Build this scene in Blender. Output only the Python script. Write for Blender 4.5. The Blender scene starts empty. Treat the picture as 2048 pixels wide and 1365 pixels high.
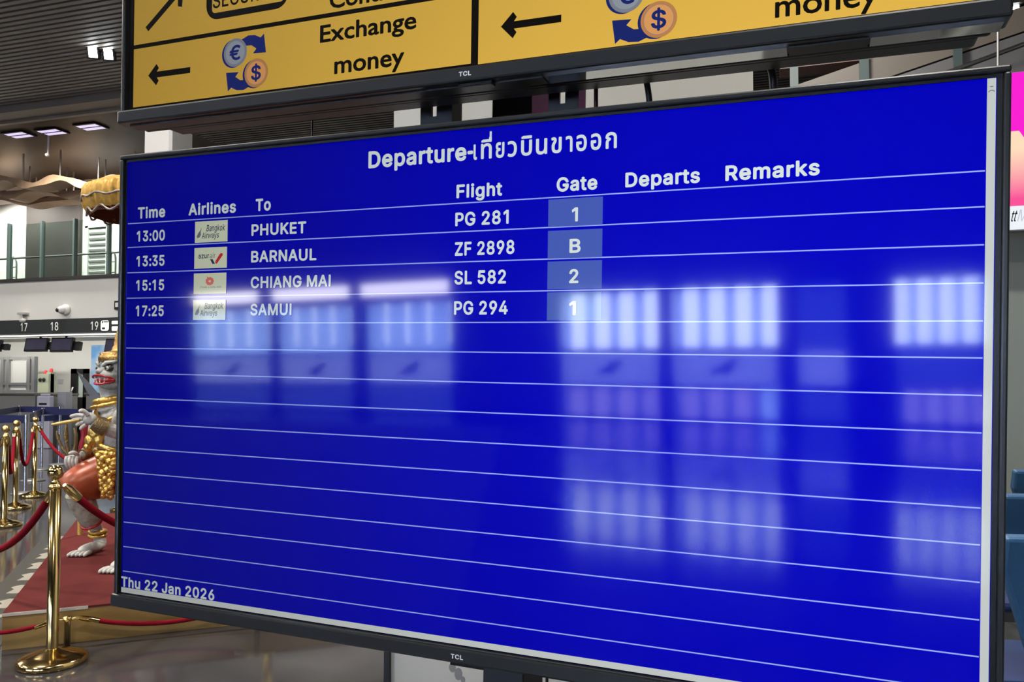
import bpy, math, random
from mathutils import Vector, Matrix
random.seed(7)
SC = bpy.context.scene
COL = SC.collection

# ------------------------------------------------------------------ camera
F, CX, CY, HOR, HC = 1600.0, 1024.0, 712.0, 767.0, 1.40
YAW = math.radians(17.0)
PIT = math.atan((HOR - CY) / F)
FW = Vector((-math.sin(YAW) * math.cos(PIT), math.cos(YAW) * math.cos(PIT), math.sin(PIT)))
RT = Vector((math.cos(YAW), math.sin(YAW), 0))
UP = RT.cross(FW)
CAM = Vector((0, 0, HC))
cd = bpy.data.cameras.new('camera')
cd.sensor_width = 36.0
cd.lens = F / 2048 * 36.0
cd.shift_y = (CY - 682.5) / 2048
cd.clip_start = 0.02
cam = bpy.data.objects.new('camera', cd)
cam.matrix_world = Matrix(((RT.x, UP.x, -FW.x, CAM.x), (RT.y, UP.y, -FW.y, CAM.y), (RT.z, UP.z, -FW.z, CAM.z), (0, 0, 0, 1)))
COL.objects.link(cam)
SC.camera = cam

# ------------------------------------------------------------------ sky and exposure
SC.view_settings.view_transform = 'Standard'
SC.view_settings.look = 'None'
SC.view_settings.gamma = 1.0
SC.view_settings.use_curve_mapping = False
SC.view_settings.exposure = 0.0
SC.cycles.use_denoising = True
SC.cycles.max_bounces = 8
SC.cycles.sample_clamp_indirect = 6.0
SC.cycles.caustics_reflective = False
world = bpy.data.worlds.new('overcast_sky')
SC.world = world
world.use_nodes = True
world.node_tree.nodes['Background'].inputs[0].default_value = (0.82, 0.92, 1.0, 1)
world.node_tree.nodes['Background'].inputs[1].default_value = 34.0

# area lights without fixtures, added to brighten the hall and gallery
def area_lamp(name, loc, size, power, col=(1, .95, .88), rot=(0, 0, 0), size_y=None):
    l = bpy.data.lights.new(name, 'AREA')
    l.size = size
    if size_y:
        l.shape = 'RECTANGLE'; l.size_y = size_y
    l.energy = power
    l.color = col
    o = bpy.data.objects.new(name, l)
    o.location = loc
    o.rotation_euler = rot
    COL.objects.link(o)
    return o
for gx in (-17, -11, -5.5, 0.5):
    for gy in (-2.5, 2.5, 7.5):
        area_lamp('hall_fill_light', (gx, gy, 6.72), 0.5, 280)  # added grid for even illumination, no lamp bodies
for gx in (-19, -14.5, -10):
    area_lamp('gallery_wash_fill', (gx, 12.9, 6.45), 1.6, 140, rot=(math.radians(32), 0, 0), size_y=.5).data.spread = math.radians(112)  # added fill aimed at the gallery front and waves, no fixture
for gx in (-21.5, -19, -16.5):
    area_lamp('gallery_back_fill', (gx, 16.0, 6.5), 1.4, 175, rot=(math.radians(18), 0, 0), size_y=.3).data.spread = math.radians(130)  # added fill behind the waves to lift the gallery back wall
# fluorescent strip under the check-in fascia
area_lamp('checkin_strip_beam', (-14.5, 14.15, 2.42), 9.0, 135, (1, .97, .9), (math.radians(42), 0, 0), 0.15)

# ------------------------------------------------------------------ helpers
def ray(u, v):
    return FW + RT * ((u - CX) / F) + UP * ((CY - v) / F)
def G(u, v, z=0.0):
    d = ray(u, v); return CAM + d * ((z - HC) / d.z)
def Y(u, v, y):
    d = ray(u, v); return CAM + d * (y / d.y)
def D(u, v, z):
    return CAM + ray(u, v) * z

def link(o, parent=None):
    COL.objects.link(o)
    if parent is not None:
        o.parent = parent
    return o
def tag(o, label=None, cat=None, group=None, kind=None):
    if label: o['label'] = label
    if cat: o['category'] = cat
    if group: o['group'] = group
    if kind: o['kind'] = kind
    return o
def empty(name, loc=(0, 0, 0), rz=0.0, label=None, cat=None, group=None):
    o = bpy.data.objects.new(name, None)
    o.empty_display_size = 0.1
    o.location = loc
    o.rotation_euler = (0, 0, rz)
    COL.objects.link(o)
    return tag(o, label, cat, group)
def copy_tree(o, parent=None):
    c = o.copy()
    COL.objects.link(c)
    if parent is not None:
        c.parent = parent
    for ch in [x for x in bpy.data.objects if x.parent == o]:
        copy_tree(ch, c)
    return c

MATS = {}
def mat(name, col=(.5, .5, .5), rough=.5, metal=0.0, spec=.5, emit=None, estr=0.0, noise=None, bump=None, coat=0.0, crough=.05, alpha=None):
    """principled material; noise=(scale, dark factor, detail) mixes the colour, bump=(scale, strength)"""
    if name in MATS: return MATS[name]
    m = bpy.data.materials.new(name); m.use_nodes = True
    nt = m.node_tree; b = nt.nodes['Principled BSDF']
    b.inputs['Base Color'].default_value = (*col, 1)
    b.inputs['Roughness'].default_value = rough
    b.inputs['Metallic'].default_value = metal
    b.inputs['Specular IOR Level'].default_value = spec
    b.inputs['Coat Weight'].default_value = coat
    b.inputs['Coat Roughness'].default_value = crough
    if emit:
        b.inputs['Emission Color'].default_value = (*emit, 1)
        b.inputs['Emission Strength'].default_value = estr
    if noise or bump:
        tc = nt.nodes.new('ShaderNodeTexCoord')
    if noise:
        n = nt.nodes.new('ShaderNodeTexNoise')
        n.inputs['Scale'].default_value = noise[0]
        n.inputs['Detail'].default_value = noise[2] if len(noise) > 2 else 4
        nt.links.new(tc.outputs['Object'], n.inputs['Vector'])
        r = nt.nodes.new('ShaderNodeValToRGB')
        r.color_ramp.elements[0].position = .3; r.color_ramp.elements[1].position = .7
        r.color_ramp.elements[0].color = (*[c * noise[1] for c in col], 1)
        r.color_ramp.elements[1].color = (*col, 1)
        nt.links.new(n.outputs['Fac'], r.inputs['Fac'])
        nt.links.new(r.outputs['Color'], b.inputs['Base Color'])
    if bump:
        n2 = nt.nodes.new('ShaderNodeTexNoise')
        n2.inputs['Scale'].default_value = bump[0]
        nt.links.new(tc.outputs['Object'], n2.inputs['Vector'])
        bp = nt.nodes.new('ShaderNodeBump')
        bp.inputs['Strength'].default_value = bump[1]
        bp.inputs['Distance'].default_value = .01
        nt.links.new(n2.outputs['Fac'], bp.inputs['Height'])
        nt.links.new(bp.outputs['Normal'], b.inputs['Normal'])
    MATS[name] = m
    return m

def screen_mat(name, col, strength=1.0, power=2.4):
    """LCD pixels under a satin cover sheet: an LCD's light output drops away from its normal"""
    if name in MATS: return MATS[name]
    m = bpy.data.materials.new(name); m.use_nodes = True
    nt = m.node_tree; b = nt.nodes['Principled BSDF']
    b.inputs['Base Color'].default_value = (.001, .001, .001, 1)
    b.inputs['Roughness'].default_value = .45
    b.inputs['Specular IOR Level'].default_value = .012
    b.inputs['Coat Weight'].default_value = .7
    b.inputs['Coat Roughness'].default_value = .055
    b.inputs['Emission Color'].default_value = (*col, 1)
    lw = nt.nodes.new('ShaderNodeLayerWeight'); lw.inputs['Blend'].default_value = .5
    s = nt.nodes.new('ShaderNodeMath'); s.operation = 'SUBTRACT'; s.inputs[0].default_value = 1.0
    p = nt.nodes.new('ShaderNodeMath'); p.operation = 'POWER'; p.inputs[1].default_value = power
    k = nt.nodes.new('ShaderNodeMath'); k.operation = 'MULTIPLY'; k.inputs[1].default_value = strength
    nt.links.new(lw.outputs['Facing'], s.inputs[1])
    nt.links.new(s.outputs[0], p.inputs[0])
    nt.links.new(p.outputs[0], k.inputs[0])
    nt.links.new(k.outputs[0], b.inputs['Emission Strength'])
    MATS[name] = m
    return m

def glass_mat(name, tint=(.75, .85, .82), refl=.08, rough=.02):
    if name in MATS: return MATS[name]
    m = bpy.data.materials.new(name); m.use_nodes = True
    nt = m.node_tree; nt.nodes.remove(nt.nodes['Principled BSDF'])
    out = nt.nodes['Material Output']
    t = nt.nodes.new('ShaderNodeBsdfTransparent'); t.inputs[0].default_value = (*tint, 1)
    g = nt.nodes.new('ShaderNodeBsdfGlossy'); g.inputs['Roughness'].default_value = rough
    mx = nt.nodes.new('ShaderNodeMixShader'); mx.inputs[0].default_value = refl
    nt.links.new(t.outputs[0], mx.inputs[1]); nt.links.new(g.outputs[0], mx.inputs[2])
    nt.links.new(mx.outputs[0], out.inputs[0])
    MATS[name] = m
    return m
def film_mat(name, col, through=.0):
    """frosted window film: scatters daylight through"""
    if name in MATS: return MATS[name]
    m = bpy.data.materials.new(name); m.use_nodes = True
    nt = m.node_tree; nt.nodes.remove(nt.nodes['Principled BSDF'])
    out = nt.nodes['Material Output']
    t = nt.nodes.new('ShaderNodeBsdfTranslucent'); t.inputs[0].default_value = (*col, 1)
    c = nt.nodes.new('ShaderNodeBsdfTransparent'); c.inputs[0].default_value = (*col, 1)
    mx = nt.nodes.new('ShaderNodeMixShader'); mx.inputs[0].default_value = through
    nt.links.new(t.outputs[0], mx.inputs[1]); nt.links.new(c.outputs[0], mx.inputs[2])
    nt.links.new(mx.outputs[0], out.inputs[0])
    MATS[name] = m
    return m

class MB:
    def __init__(s):
        s.v = []; s.f = []; s.m = []; s.sm = []
    def add(s, vs, fs, mi=0, smooth=False):
        b = len(s.v)
        s.v += [tuple(p) for p in vs]
        for f in fs:
            s.f.append(tuple(b + i for i in f)); s.m.append(mi); s.sm.append(smooth)
        return s
    def box(s, x0, x1, y0, y1, z0, z1, mi=0, M=None):
        vs = [Vector((x, y, z)) for z in (z0, z1) for y in (y0, y1) for x in (x0, x1)]
        if M is not None: vs = [M @ p for p in vs]
        return s.add(vs, [(0, 2, 3, 1), (4, 5, 7, 6), (0, 1, 5, 4), (2, 6, 7, 3), (0, 4, 6, 2), (1, 3, 7, 5)], mi)
    def quad(s, a, b, c, d, mi=0):
        return s.add([a, b, c, d], [(0, 1, 2, 3)], mi)
    def poly(s, pts, mi=0):
        return s.add(pts, [tuple(range(len(pts)))], mi)
    def prism(s, pts, dvec, mi=0):
        n = len(pts); dv = Vector(dvec)
        vs = [Vector(p) for p in pts] + [Vector(p) + dv for p in pts]
        fs = [tuple(range(n - 1, -1, -1)), tuple(range(n, 2 * n))] + [(i, (i + 1) % n, n + (i + 1) % n, n + i) for i in range(n)]
        return s.add(vs, fs, mi)
    def lathe(s, prof, c=(0, 0, 0), seg=28, mi=0, M=None, wob=None, smooth=True):
        vs = []; fs = []
        for k, (r, z) in enumerate(prof):
            for i in range(seg):
                a = 2 * math.pi * i / seg
                rr = r * (1 + (wob(a, k) if wob else 0))
                p = Vector((rr * math.cos(a), rr * math.sin(a), z))
                if M is not None: p = M @ p
                vs.append(p + Vector(c))
        for k in range(len(prof) - 1):
            for i in range(seg):
                j = (i + 1) % seg
                fs.append((k * seg + i, k * seg + j, (k + 1) * seg + j, (k + 1) * seg + i))
        return s.add(vs, fs, mi, smooth)
    def tube(s, pts, r, seg=10, mi=0, caps=True):
        pts = [Vector(p) for p in pts]; n = len(pts)
        rs = r if isinstance(r, (list, tuple)) else [r] * n
        vs = []; fs = []
        t0 = (pts[1] - pts[0]).normalized()
        ref = Vector((0, 0, 1)) if abs(t0.z) < .9 else Vector((1, 0, 0))
        u = t0.cross(ref).normalized()
        for i, p in enumerate(pts):
            t = (pts[min(i + 1, n - 1)] - pts[max(i - 1, 0)]).normalized()
            u = (u - t * u.dot(t)).normalized(); w = t.cross(u)
            for k in range(seg):
                a = 2 * math.pi * k / seg
                vs.append(p + (u * math.cos(a) + w * math.sin(a)) * rs[i])
        for i in range(n - 1):
            for k in range(seg):
                j = (k + 1) % seg
                fs.append((i * seg + k, i * seg + j, (i + 1) * seg + j, (i + 1) * seg + k))
        s.add(vs, fs, mi, True)
        if caps:
            s.add(vs[:seg], [tuple(range(seg - 1, -1, -1))], mi); s.add(vs[-seg:], [tuple(range(seg))], mi)
        return s
    def ball(s, c, r, seg=16, rings=10, mi=0, M=None):
        r = r if isinstance(r, (tuple, list)) else (r, r, r)
        prof = []
        vs = []; fs = []
        for k in range(rings + 1):
            th = math.pi * k / rings
            for i in range(seg):
                a = 2 * math.pi * i / seg
                p = Vector((r[0] * math.sin(th) * math.cos(a), r[1] * math.sin(th) * math.sin(a), r[2] * math.cos(th)))
                if M is not None: p = M @ p
                vs.append(p + Vector(c))
        for k in range(rings):
            for i in range(seg):
                j = (i + 1) % seg
                fs.append((k * seg + i, (k + 1) * seg + i, (k + 1) * seg + j, k * seg + j))
        return s.add(vs, fs, mi, True)
    def build(s, name, mats, parent=None, bevel=0.0, off=None):
        me = bpy.data.meshes.new(name)
        vs = s.v
        if off is not None:
            vs = [tuple(Vector(p) - Vector(off)) for p in vs]
        me.from_pydata(vs, [], s.f)
        for m in (mats if isinstance(mats, (list, tuple)) else [mats]):
            me.materials.append(m)
        me.polygons.foreach_set('material_index', s.m)
        me.polygons.foreach_set('use_smooth', s.sm)
        me.update()
        o = bpy.data.objects.new(name, me)
        link(o, parent)
        if off is not None: o.location = off
        if bevel:
            b = o.modifiers.new('edge', 'BEVEL'); b.width = bevel; b.segments = 2; b.limit_method = 'ANGLE'
            b.harden_normals = False
        return o

def catenary(a, b, sag, n=16):
    a = Vector(a); b = Vector(b)
    return [a.lerp(b, i / n) - Vector((0, 0, sag * 4 * (i / n) * (1 - i / n))) for i in range(n + 1)]

# outlines of a grotesque sans alphabet, in thousandths of an em: glyph -> (advance, closed outlines)
GLYPHS = {
    '$': (447, ['202,-74 202,583 244,583 244,-74', '224,-9 172,-4 128,9 91,31 64,60 46,96 38,137 104,137 110,110 123,88 142,71 166,59 194,52 224,49 257,52 286,60 311,74 329,92 341,114 346,139 342,161 332,179 316,193 296,205 272,214 245,222 184,239 154,249 128,260 105,274 86,289 60,326 52,372 58,413 75,448 102,476 138,498 180,511 227,516 275,511 316,498 351,476 377,449 394,415 401,378 337,378 326,412 302,437 267,453 225,459 194,456 167,448 145,435 129,418 118,398 115,376 119,352 131,334 148,319 169,308 191,300 212,293 264,279 287,272 312,264 336,252 359,238 379,220 395,198 405,171 408,139 403,99 386,64 360,34 323,11 302,2 278,-4 252,-8']),
    '-': (188, ['156,244 156,188 18,188 18,244']),
    '0': (453, ['227,-7 199,-5 174,1 151,11 130,24 111,41 95,62 80,86 69,113 60,144 53,178 49,214 48,254 49,294 53,330 60,364 69,395 81,422 95,447 112,467 130,484 151,498 174,508 200,514 227,516 254,514 279,508 302,498 323,484 342,467 358,447 372,422 384,395 393,364 400,330 404,294 405,254 404,214 400,178 393,144 384,113 373,86 359,62 342,41 323,24 302,11 279,1 254,-5', '227,50 261,56 290,74 313,103 330,144 336,168 340,194 343,223 344,254 343,285 340,314 336,341 330,365 313,405 290,435 261,453 227,460 192,453 163,435 140,405 123,365 117,341 113,314 110,285 109,254 110,223 113,194 117,168 123,144 140,103 163,74 192,56']),
    '1': (453, ['276,509 276,0 212,0 212,448 209,448 86,358 86,427 198,509']),
    '2': (453, ['64,0 64,47 234,229 261,257 282,282 299,305 311,327 318,348 320,371 317,397 308,419 293,436 273,449 250,457 224,460 196,457 172,447 153,433 139,413 130,390 127,362 66,362 71,405 86,442 111,473 143,496 182,511 225,516 268,511 306,497 337,474 361,445 376,411 381,372 378,345 371,318 357,290 336,259 322,241 306,223 288,202 267,180 153,60 153,57 389,57 389,0']),
    '3': (453, ['218,-7 173,-3 133,10 98,30 70,57 52,91 44,132 109,132 115,107 126,87 144,71 165,59 191,52 219,50 248,53 275,61 297,74 315,93 325,116 329,145 326,172 316,196 299,217 275,234 242,244 201,248 157,248 157,299 288,448 288,452 70,452 70,509 372,509 372,461 211,278 211,289 264,288 308,276 344,253 371,222 387,186 393,145 387,103 370,66 344,36 309,12 266,-2']),
    '4': (453, ['40,105 40,158 247,509 311,509 109,166 109,163 413,163 413,105', '282,0 282,121 282,146 282,318 343,318 343,0']),
    '5': (453, ['221,-7 178,-2 140,11 108,32 83,60 66,93 60,130 122,130 127,108 138,89 154,73 173,60 196,52 221,50 250,53 276,64 298,82 314,104 324,131 328,162 324,193 314,221 297,244 275,262 248,273 218,277 192,275 167,268 145,258 128,246 67,253 96,509 366,509 366,452 151,452 134,301 136,301 155,315 178,325 203,331 229,334 263,330 294,321 321,306 345,285 364,260 379,231 388,199 391,163 385,117 369,76 343,41 309,15 268,-1']),
    '6': (453, ['226,-7 182,-1 142,15 109,40 84,74 69,115 64,162 68,199 80,239 89,261 102,285 118,311 137,340 252,509 322,509 151,261 145,261 154,275 165,288 179,299 196,307 214,312 235,314 278,309 316,295 346,271 370,240 384,201 389,157 384,112 368,73 343,39 310,14 271,-2', '226,48 254,52 279,63 299,79 314,101 324,128 327,157 324,187 314,213 299,235 279,251 254,262 226,265 198,262 174,252 153,235 138,214 128,188 125,158 128,128 138,102 153,79 174,63 198,52']),
    '7': (453, ['97,0 323,448 323,452 62,452 62,509 391,509 391,449 165,0']),
    '8': (453, ['226,-7 178,-2 136,11 101,33 74,62 57,96 52,135 55,166 65,195 81,220 101,241 125,256 153,265 153,267 119,282 93,308 76,342 70,380 75,417 90,450 114,477 146,498 184,511 226,516 269,511 306,498 337,477 361,450 377,417 382,380 376,342 359,308 333,282 300,267 300,265 327,256 351,241 372,220 387,195 397,166 401,135 395,96 378,62 352,33 317,11 275,-2', '226,49 258,52 285,60 307,74 323,91 333,113 337,139 333,165 322,189 305,208 283,223 256,232 226,235 196,232 169,223 147,208 130,189 119,165 115,139 119,113 129,91 145,74 167,60 195,52', '226,290 252,292 274,300 293,313 307,330 316,351 319,376 316,399 308,420 294,437 275,449 252,457 226,460 200,457 177,449 159,437 145,420 136,399 133,376 136,351 145,330 159,313 178,300 201,292']),
    '9': (453, ['226,516 271,510 310,494 343,468 368,434 384,393 389,347 385,309 373,270 363,248 350,224 334,197 315,168 200,0 130,0 301,248 307,248 299,234 287,221 273,210 257,202 238,196 218,195 175,199 137,214 106,237 83,269 68,307 64,352 69,397 85,436 110,469 143,494 182,510', '226,460 199,457 174,446 154,429 138,407 129,381 125,352 129,322 138,295 154,274 174,257 199,247 226,243 254,247 279,257 299,273 314,295 324,321 327,350 324,381 314,407 299,429 279,446 254,457']),
    ':': (188, ['95,-4 78,-1 63,9 53,24 50,41 53,59 63,73 78,83 95,87 113,83 128,73 138,59 141,41 138,24 128,9 113,-1', '95,271 78,274 63,284 53,299 50,316 53,334 63,349 78,359 95,362 113,359 128,349 138,334 141,316 138,299 128,284 113,274']),
    'A': (480, ['16,0 201,509 276,509 463,0 395,0 287,302 276,334 264,372 257,394 250,420 241,447 232,478 245,478 236,447 228,419 220,393 213,371 201,333 191,302 85,0', '110,142 110,199 370,199 370,142']),
    'B': (456, ['60,0 60,509 241,509 289,504 329,491 359,469 381,442 394,410 398,374 395,344 387,320 373,301 356,286 336,275 315,267 315,262 339,257 363,245 385,227 402,203 414,173 418,136 413,100 400,67 377,39 344,18 301,4 247,0', '125,57 245,57 296,63 330,80 349,105 355,137 352,161 342,184 327,203 306,218 279,228 248,231 125,231', '125,285 238,285 265,288 288,296 308,309 323,326 333,348 336,372 330,403 313,429 283,446 240,452 125,452']),
    'C': (510, ['267,-7 235,-5 205,1 177,11 150,25 126,42 104,63 86,88 70,115 57,146 48,179 42,215 40,254 42,293 48,329 57,362 70,393 86,421 104,445 126,466 150,484 177,498 205,508 235,514 267,516 305,513 340,504 373,490 402,471 427,447 448,418 463,385 473,348 408,348 401,373 389,395 375,413 357,428 337,440 315,449 292,454 267,456 223,450 184,432 150,403 125,364 116,340 109,314 105,285 103,254 105,223 109,194 116,168 125,145 151,105 184,76 223,59 267,53 292,55 315,60 337,69 357,81 375,96 389,114 401,136 408,160 473,160 463,124 448,91 428,62 402,38 373,19 341,5 305,-4']),
    'D': (502, ['219,0 62,0 62,57 215,57 244,58 272,63 296,70 318,81 354,110 379,149 388,172 394,198 398,226 399,255 398,285 394,312 388,337 379,361 354,399 320,428 299,438 275,446 249,450 221,452 62,452 62,509 225,509 261,507 294,501 325,492 353,478 377,461 399,441 418,418 433,391 446,361 455,329 460,293 462,255 460,217 455,181 446,149 433,119 417,92 398,68 376,48 351,31 322,17 291,8 256,2', '125,509 125,0 60,0 60,509']),
    'E': (419, ['60,0 60,509 372,509 372,452 125,452 125,286 355,286 355,229 125,229 125,57 375,57 375,0']),
    'F': (410, ['60,0 60,509 369,509 369,452 125,452 125,278 346,278 346,221 125,221 125,0']),
    'G': (520, ['269,-7 236,-5 205,1 176,11 149,25 125,43 104,64 85,88 69,116 57,146 47,179 42,215 40,254 42,293 47,329 57,362 69,393 85,421 103,445 125,466 149,484 175,498 203,508 233,514 265,516 304,513 340,504 374,489 403,469 429,445 449,416 465,384 474,349 408,349 399,372 387,393 373,411 356,427 337,439 315,448 291,454 265,456 222,450 183,432 150,404 125,364 116,340 109,314 105,285 103,254 105,223 109,194 116,168 125,145 151,105 184,76 224,59 269,53 309,57 345,71 374,93 396,123 410,160 415,202 434,199 283,199 283,256 478,256 478,200 476,170 471,141 463,115 451,91 436,69 419,50 399,33 377,19 352,8 326,0 298,-5']),
    'H': (517, ['60,0 60,509 125,509 125,289 392,289 392,509 457,509 457,0 392,0 392,232 125,232 125,0']),
    'I': (178, ['58,0 58,509 120,509 120,0']),
    'J': (396, ['185,-7 153,-4 124,3 98,15 75,33 57,55 44,81 36,111 33,145 33,173 98,173 98,145 104,104 122,74 149,56 185,50 220,56 248,74 266,104 272,145 272,509 336,509 336,145 334,111 326,81 313,55 294,33 271,15 246,3 217,-4']),
    'K': (467, ['104,145 104,216 122,239 139,261 157,282 174,303 193,324 212,344 364,509 448,509 231,276 228,276', '60,0 60,509 125,509 125,334 124,225 125,193 125,0', '372,0 188,259 228,309 449,0']),
    'L': (393, ['60,0 60,509 125,509 125,57 361,57 361,0']),
    'M': (628, ['60,0 60,509 152,509 277,187 282,174 287,159 293,141 299,123 305,103 311,84 317,65 322,49 307,49 312,65 318,83 324,102 330,121 336,140 342,158 348,174 352,187 476,509 568,509 568,0 504,0 504,291 504,308 504,327 505,347 505,369 506,413 507,435 507,457 513,457 505,433 498,409 490,386 482,363 474,341 467,322 461,305 456,291 342,0 286,0 170,291 165,304 159,321 152,340 145,361 137,384 129,408 121,432 112,457 119,457 119,437 120,416 120,394 121,372 122,328 122,309 122,291 122,0']),
    'N': (523, ['60,0 60,509 136,509 343,183 352,169 363,151 375,130 388,107 401,82 414,55 405,54 402,81 401,108 400,134 399,157 399,178 399,195 399,509 463,509 463,0 387,0 202,290 190,310 177,331 164,354 148,381 130,413 108,452 119,454 121,417 122,384 123,354 124,328 125,307 125,291 125,0']),
    'O': (533, ['267,-7 235,-5 205,1 177,11 150,25 126,42 105,63 86,88 70,115 57,146 48,179 42,215 40,254 42,293 48,329 57,362 70,393 86,421 105,445 126,466 150,484 177,498 205,508 235,514 267,516 299,514 329,508 357,498 384,484 408,466 429,445 448,421 464,393 477,362 486,329 491,293 493,254 491,215 486,179 477,146 464,115 448,88 429,63 408,42 384,25 357,11 329,1 299,-5', '267,53 310,59 349,76 383,105 408,144 418,168 425,194 429,223 430,254 429,286 425,314 418,341 408,365 383,404 349,433 310,450 267,456 223,450 184,433 151,404 125,364 116,340 109,314 105,285 103,254 105,223 109,194 116,168 125,144 151,105 184,76 223,59']),
    'P': (445, ['62,509 235,509 289,503 332,487 366,462 390,430 404,391 409,348 404,304 390,265 366,233 332,207 289,191 235,186 62,186 62,242 233,242 269,246 297,256 318,272 333,294 342,319 344,348 342,376 333,402 318,423 297,439 268,449 232,452 62,452', '60,509 125,509 125,0 60,0']),
    'R': (449, ['62,509 236,509 290,504 333,489 367,465 390,433 405,395 409,352 405,309 390,271 367,240 333,217 289,203 236,198 62,198 62,255 234,255 269,258 298,267 319,281 334,300 342,324 345,352 342,380 334,405 319,425 298,440 269,449 233,452 62,452', '60,509 125,509 125,0 60,0', '353,0 230,229 303,229 428,0']),
    'S': (447, ['224,-9 172,-4 128,9 91,31 64,60 46,96 38,137 104,137 110,110 123,88 142,71 166,59 194,52 224,49 257,52 286,60 311,74 329,92 341,114 346,139 342,161 332,179 316,193 296,205 272,214 245,222 184,239 154,249 128,260 105,274 86,289 60,326 52,372 58,413 75,448 102,476 138,498 180,511 227,516 275,511 316,498 351,476 377,449 394,415 401,378 337,378 326,412 302,437 267,453 225,459 194,456 167,448 145,435 129,418 118,398 115,376 119,352 131,334 148,319 169,308 191,300 212,293 264,279 287,272 312,264 336,252 359,238 379,220 395,198 405,171 408,139 403,99 386,64 360,34 323,11 302,2 278,-4 252,-8']),
    'T': (449, ['32,452 32,509 417,509 417,452 257,452 257,0 193,0 193,452']),
    'U': (517, ['259,-8 230,-7 203,-2 177,5 154,15 114,43 85,80 66,124 60,173 60,509 124,509 124,178 128,144 141,113 160,87 187,68 220,56 259,52 298,56 331,68 357,87 377,113 389,144 393,178 393,509 457,509 457,173 451,124 433,80 403,43 363,15 340,5 315,-2 288,-7']),
    'Y': (472, ['203,0 203,208 16,509 91,509 192,344 208,318 222,292 236,264 250,230 224,230 237,265 251,293 265,318 280,344 381,509 455,509 268,208 268,0']),
    'Z': (438, ['42,0 42,46 273,385 289,408 306,431 323,453 341,476 348,454 317,453 285,452 254,452 223,452 40,452 40,509 397,509 397,462 169,129 152,105 134,81 116,57 97,33 90,54 121,56 152,57 183,57 214,57 399,57 399,0']),
    'a': (389, ['160,-9 126,-5 94,5 68,22 48,45 35,73 30,108 34,138 43,161 58,179 78,193 100,203 125,211 152,216 178,220 209,224 234,227 252,230 265,235 273,243 276,255 276,257 273,279 267,297 256,311 240,322 220,329 196,331 171,329 149,322 132,313 118,301 107,288 100,274 41,291 57,322 79,346 104,364 133,375 163,382 194,384 215,383 239,379 263,372 286,360 306,343 322,320 333,290 337,251 337,0 277,0 277,52 272,52 264,38 252,25 236,12 215,1 190,-6', '170,45 202,49 228,59 248,74 263,93 272,115 276,138 276,190 259,182 246,179 231,176 216,173 200,171 186,169 175,168 154,164 134,159 117,150 103,139 95,124 92,105 94,87 102,72 114,61 130,52 149,47']),
    'e': (404, ['212,-8 161,-2 117,16 82,46 56,85 46,108 40,132 35,159 34,187 35,215 39,242 46,267 55,290 81,329 115,359 157,378 205,384 236,382 266,374 294,361 319,341 341,315 357,282 368,242 371,194 371,169 75,169 75,221 338,221 310,202 307,237 298,269 283,294 263,314 237,326 205,330 173,326 146,313 125,294 109,270 99,241 96,211 96,178 100,139 110,106 128,80 151,61 179,50 212,46 234,48 254,53 271,61 285,73 297,88 306,105 365,91 353,63 335,39 311,19 283,4 249,-5']),
    'g': (425, ['207,-151 168,-148 134,-140 105,-127 82,-110 64,-91 51,-69 101,-41 110,-53 122,-66 136,-78 154,-88 178,-95 207,-97 249,-92 282,-75 304,-47 311,-6 311,68 306,68 298,56 287,41 272,28 252,16 227,8 195,5 152,10 113,27 80,53 55,90 46,112 39,136 35,163 34,191 35,220 39,246 46,271 55,293 80,332 112,361 152,378 196,384 228,382 253,373 273,360 288,346 299,331 308,319 313,319 313,379 372,379 372,-9 367,-54 350,-90 324,-117 291,-136 251,-147', '205,59 237,63 264,75 285,95 300,121 309,154 312,193 309,231 300,264 285,291 264,312 237,325 205,330 172,325 145,312 124,290 109,262 99,229 96,193 99,155 109,123 124,96 145,76 172,63']),
    'h': (410, ['114,227 114,0 53,0 53,509 114,509 114,287 102,287 124,332 152,362 187,379 227,384 264,380 295,369 321,349 341,321 353,285 357,240 357,0 296,0 296,235 290,275 273,304 246,323 210,329 184,326 161,317 141,303 126,283 117,257']),
    'i': (167, ['53,0 53,379 114,379 114,0', '84,443 67,446 54,455 44,468 41,483 44,499 54,512 67,521 84,524 100,521 114,512 123,499 126,483 123,468 114,455 100,446']),
    'k': (381, ['110,137 110,212 121,212 284,379 360,379 184,199 177,199', '53,0 53,509 114,509 114,0', '294,0 148,186 191,229 372,0']),
    'l': (172, ['56,0 56,509 115,509 115,0']),
    'm': (610, ['53,0 53,379 112,379 112,295 108,295 118,323 132,346 151,363 172,376 195,384 219,386 257,380 287,361 309,331 321,295 312,295 322,321 337,343 357,361 381,375 407,383 437,386 468,383 497,372 522,354 541,328 553,296 557,255 557,0 496,0 496,254 490,289 473,313 447,326 419,330 395,328 374,320 358,307 345,290 338,270 335,247 335,0 274,0 274,260 269,288 253,311 229,326 199,330 178,328 158,320 140,307 126,289 117,266 114,238 114,0']),
    'n': (410, ['114,227 114,0 53,0 53,379 112,379 112,287 102,287 124,332 152,362 187,379 227,384 264,380 295,369 321,349 341,321 353,285 357,240 357,0 296,0 296,235 290,275 273,304 246,323 210,329 184,326 161,317 141,303 126,283 117,257']),
    'o': (415, ['207,-8 159,-2 117,16 82,46 56,85 46,108 40,133 36,159 34,187 36,216 40,243 46,268 56,291 82,330 117,360 159,378 207,384 256,378 299,360 333,330 359,291 369,268 376,243 380,216 381,187 380,159 376,133 369,108 359,85 333,46 299,16 256,-2', '207,46 242,51 270,66 292,89 307,117 316,151 319,187 316,224 307,258 292,287 270,310 242,325 207,330 173,325 145,310 124,287 108,258 99,224 96,187 99,151 108,117 124,89 145,66 173,51']),
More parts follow.
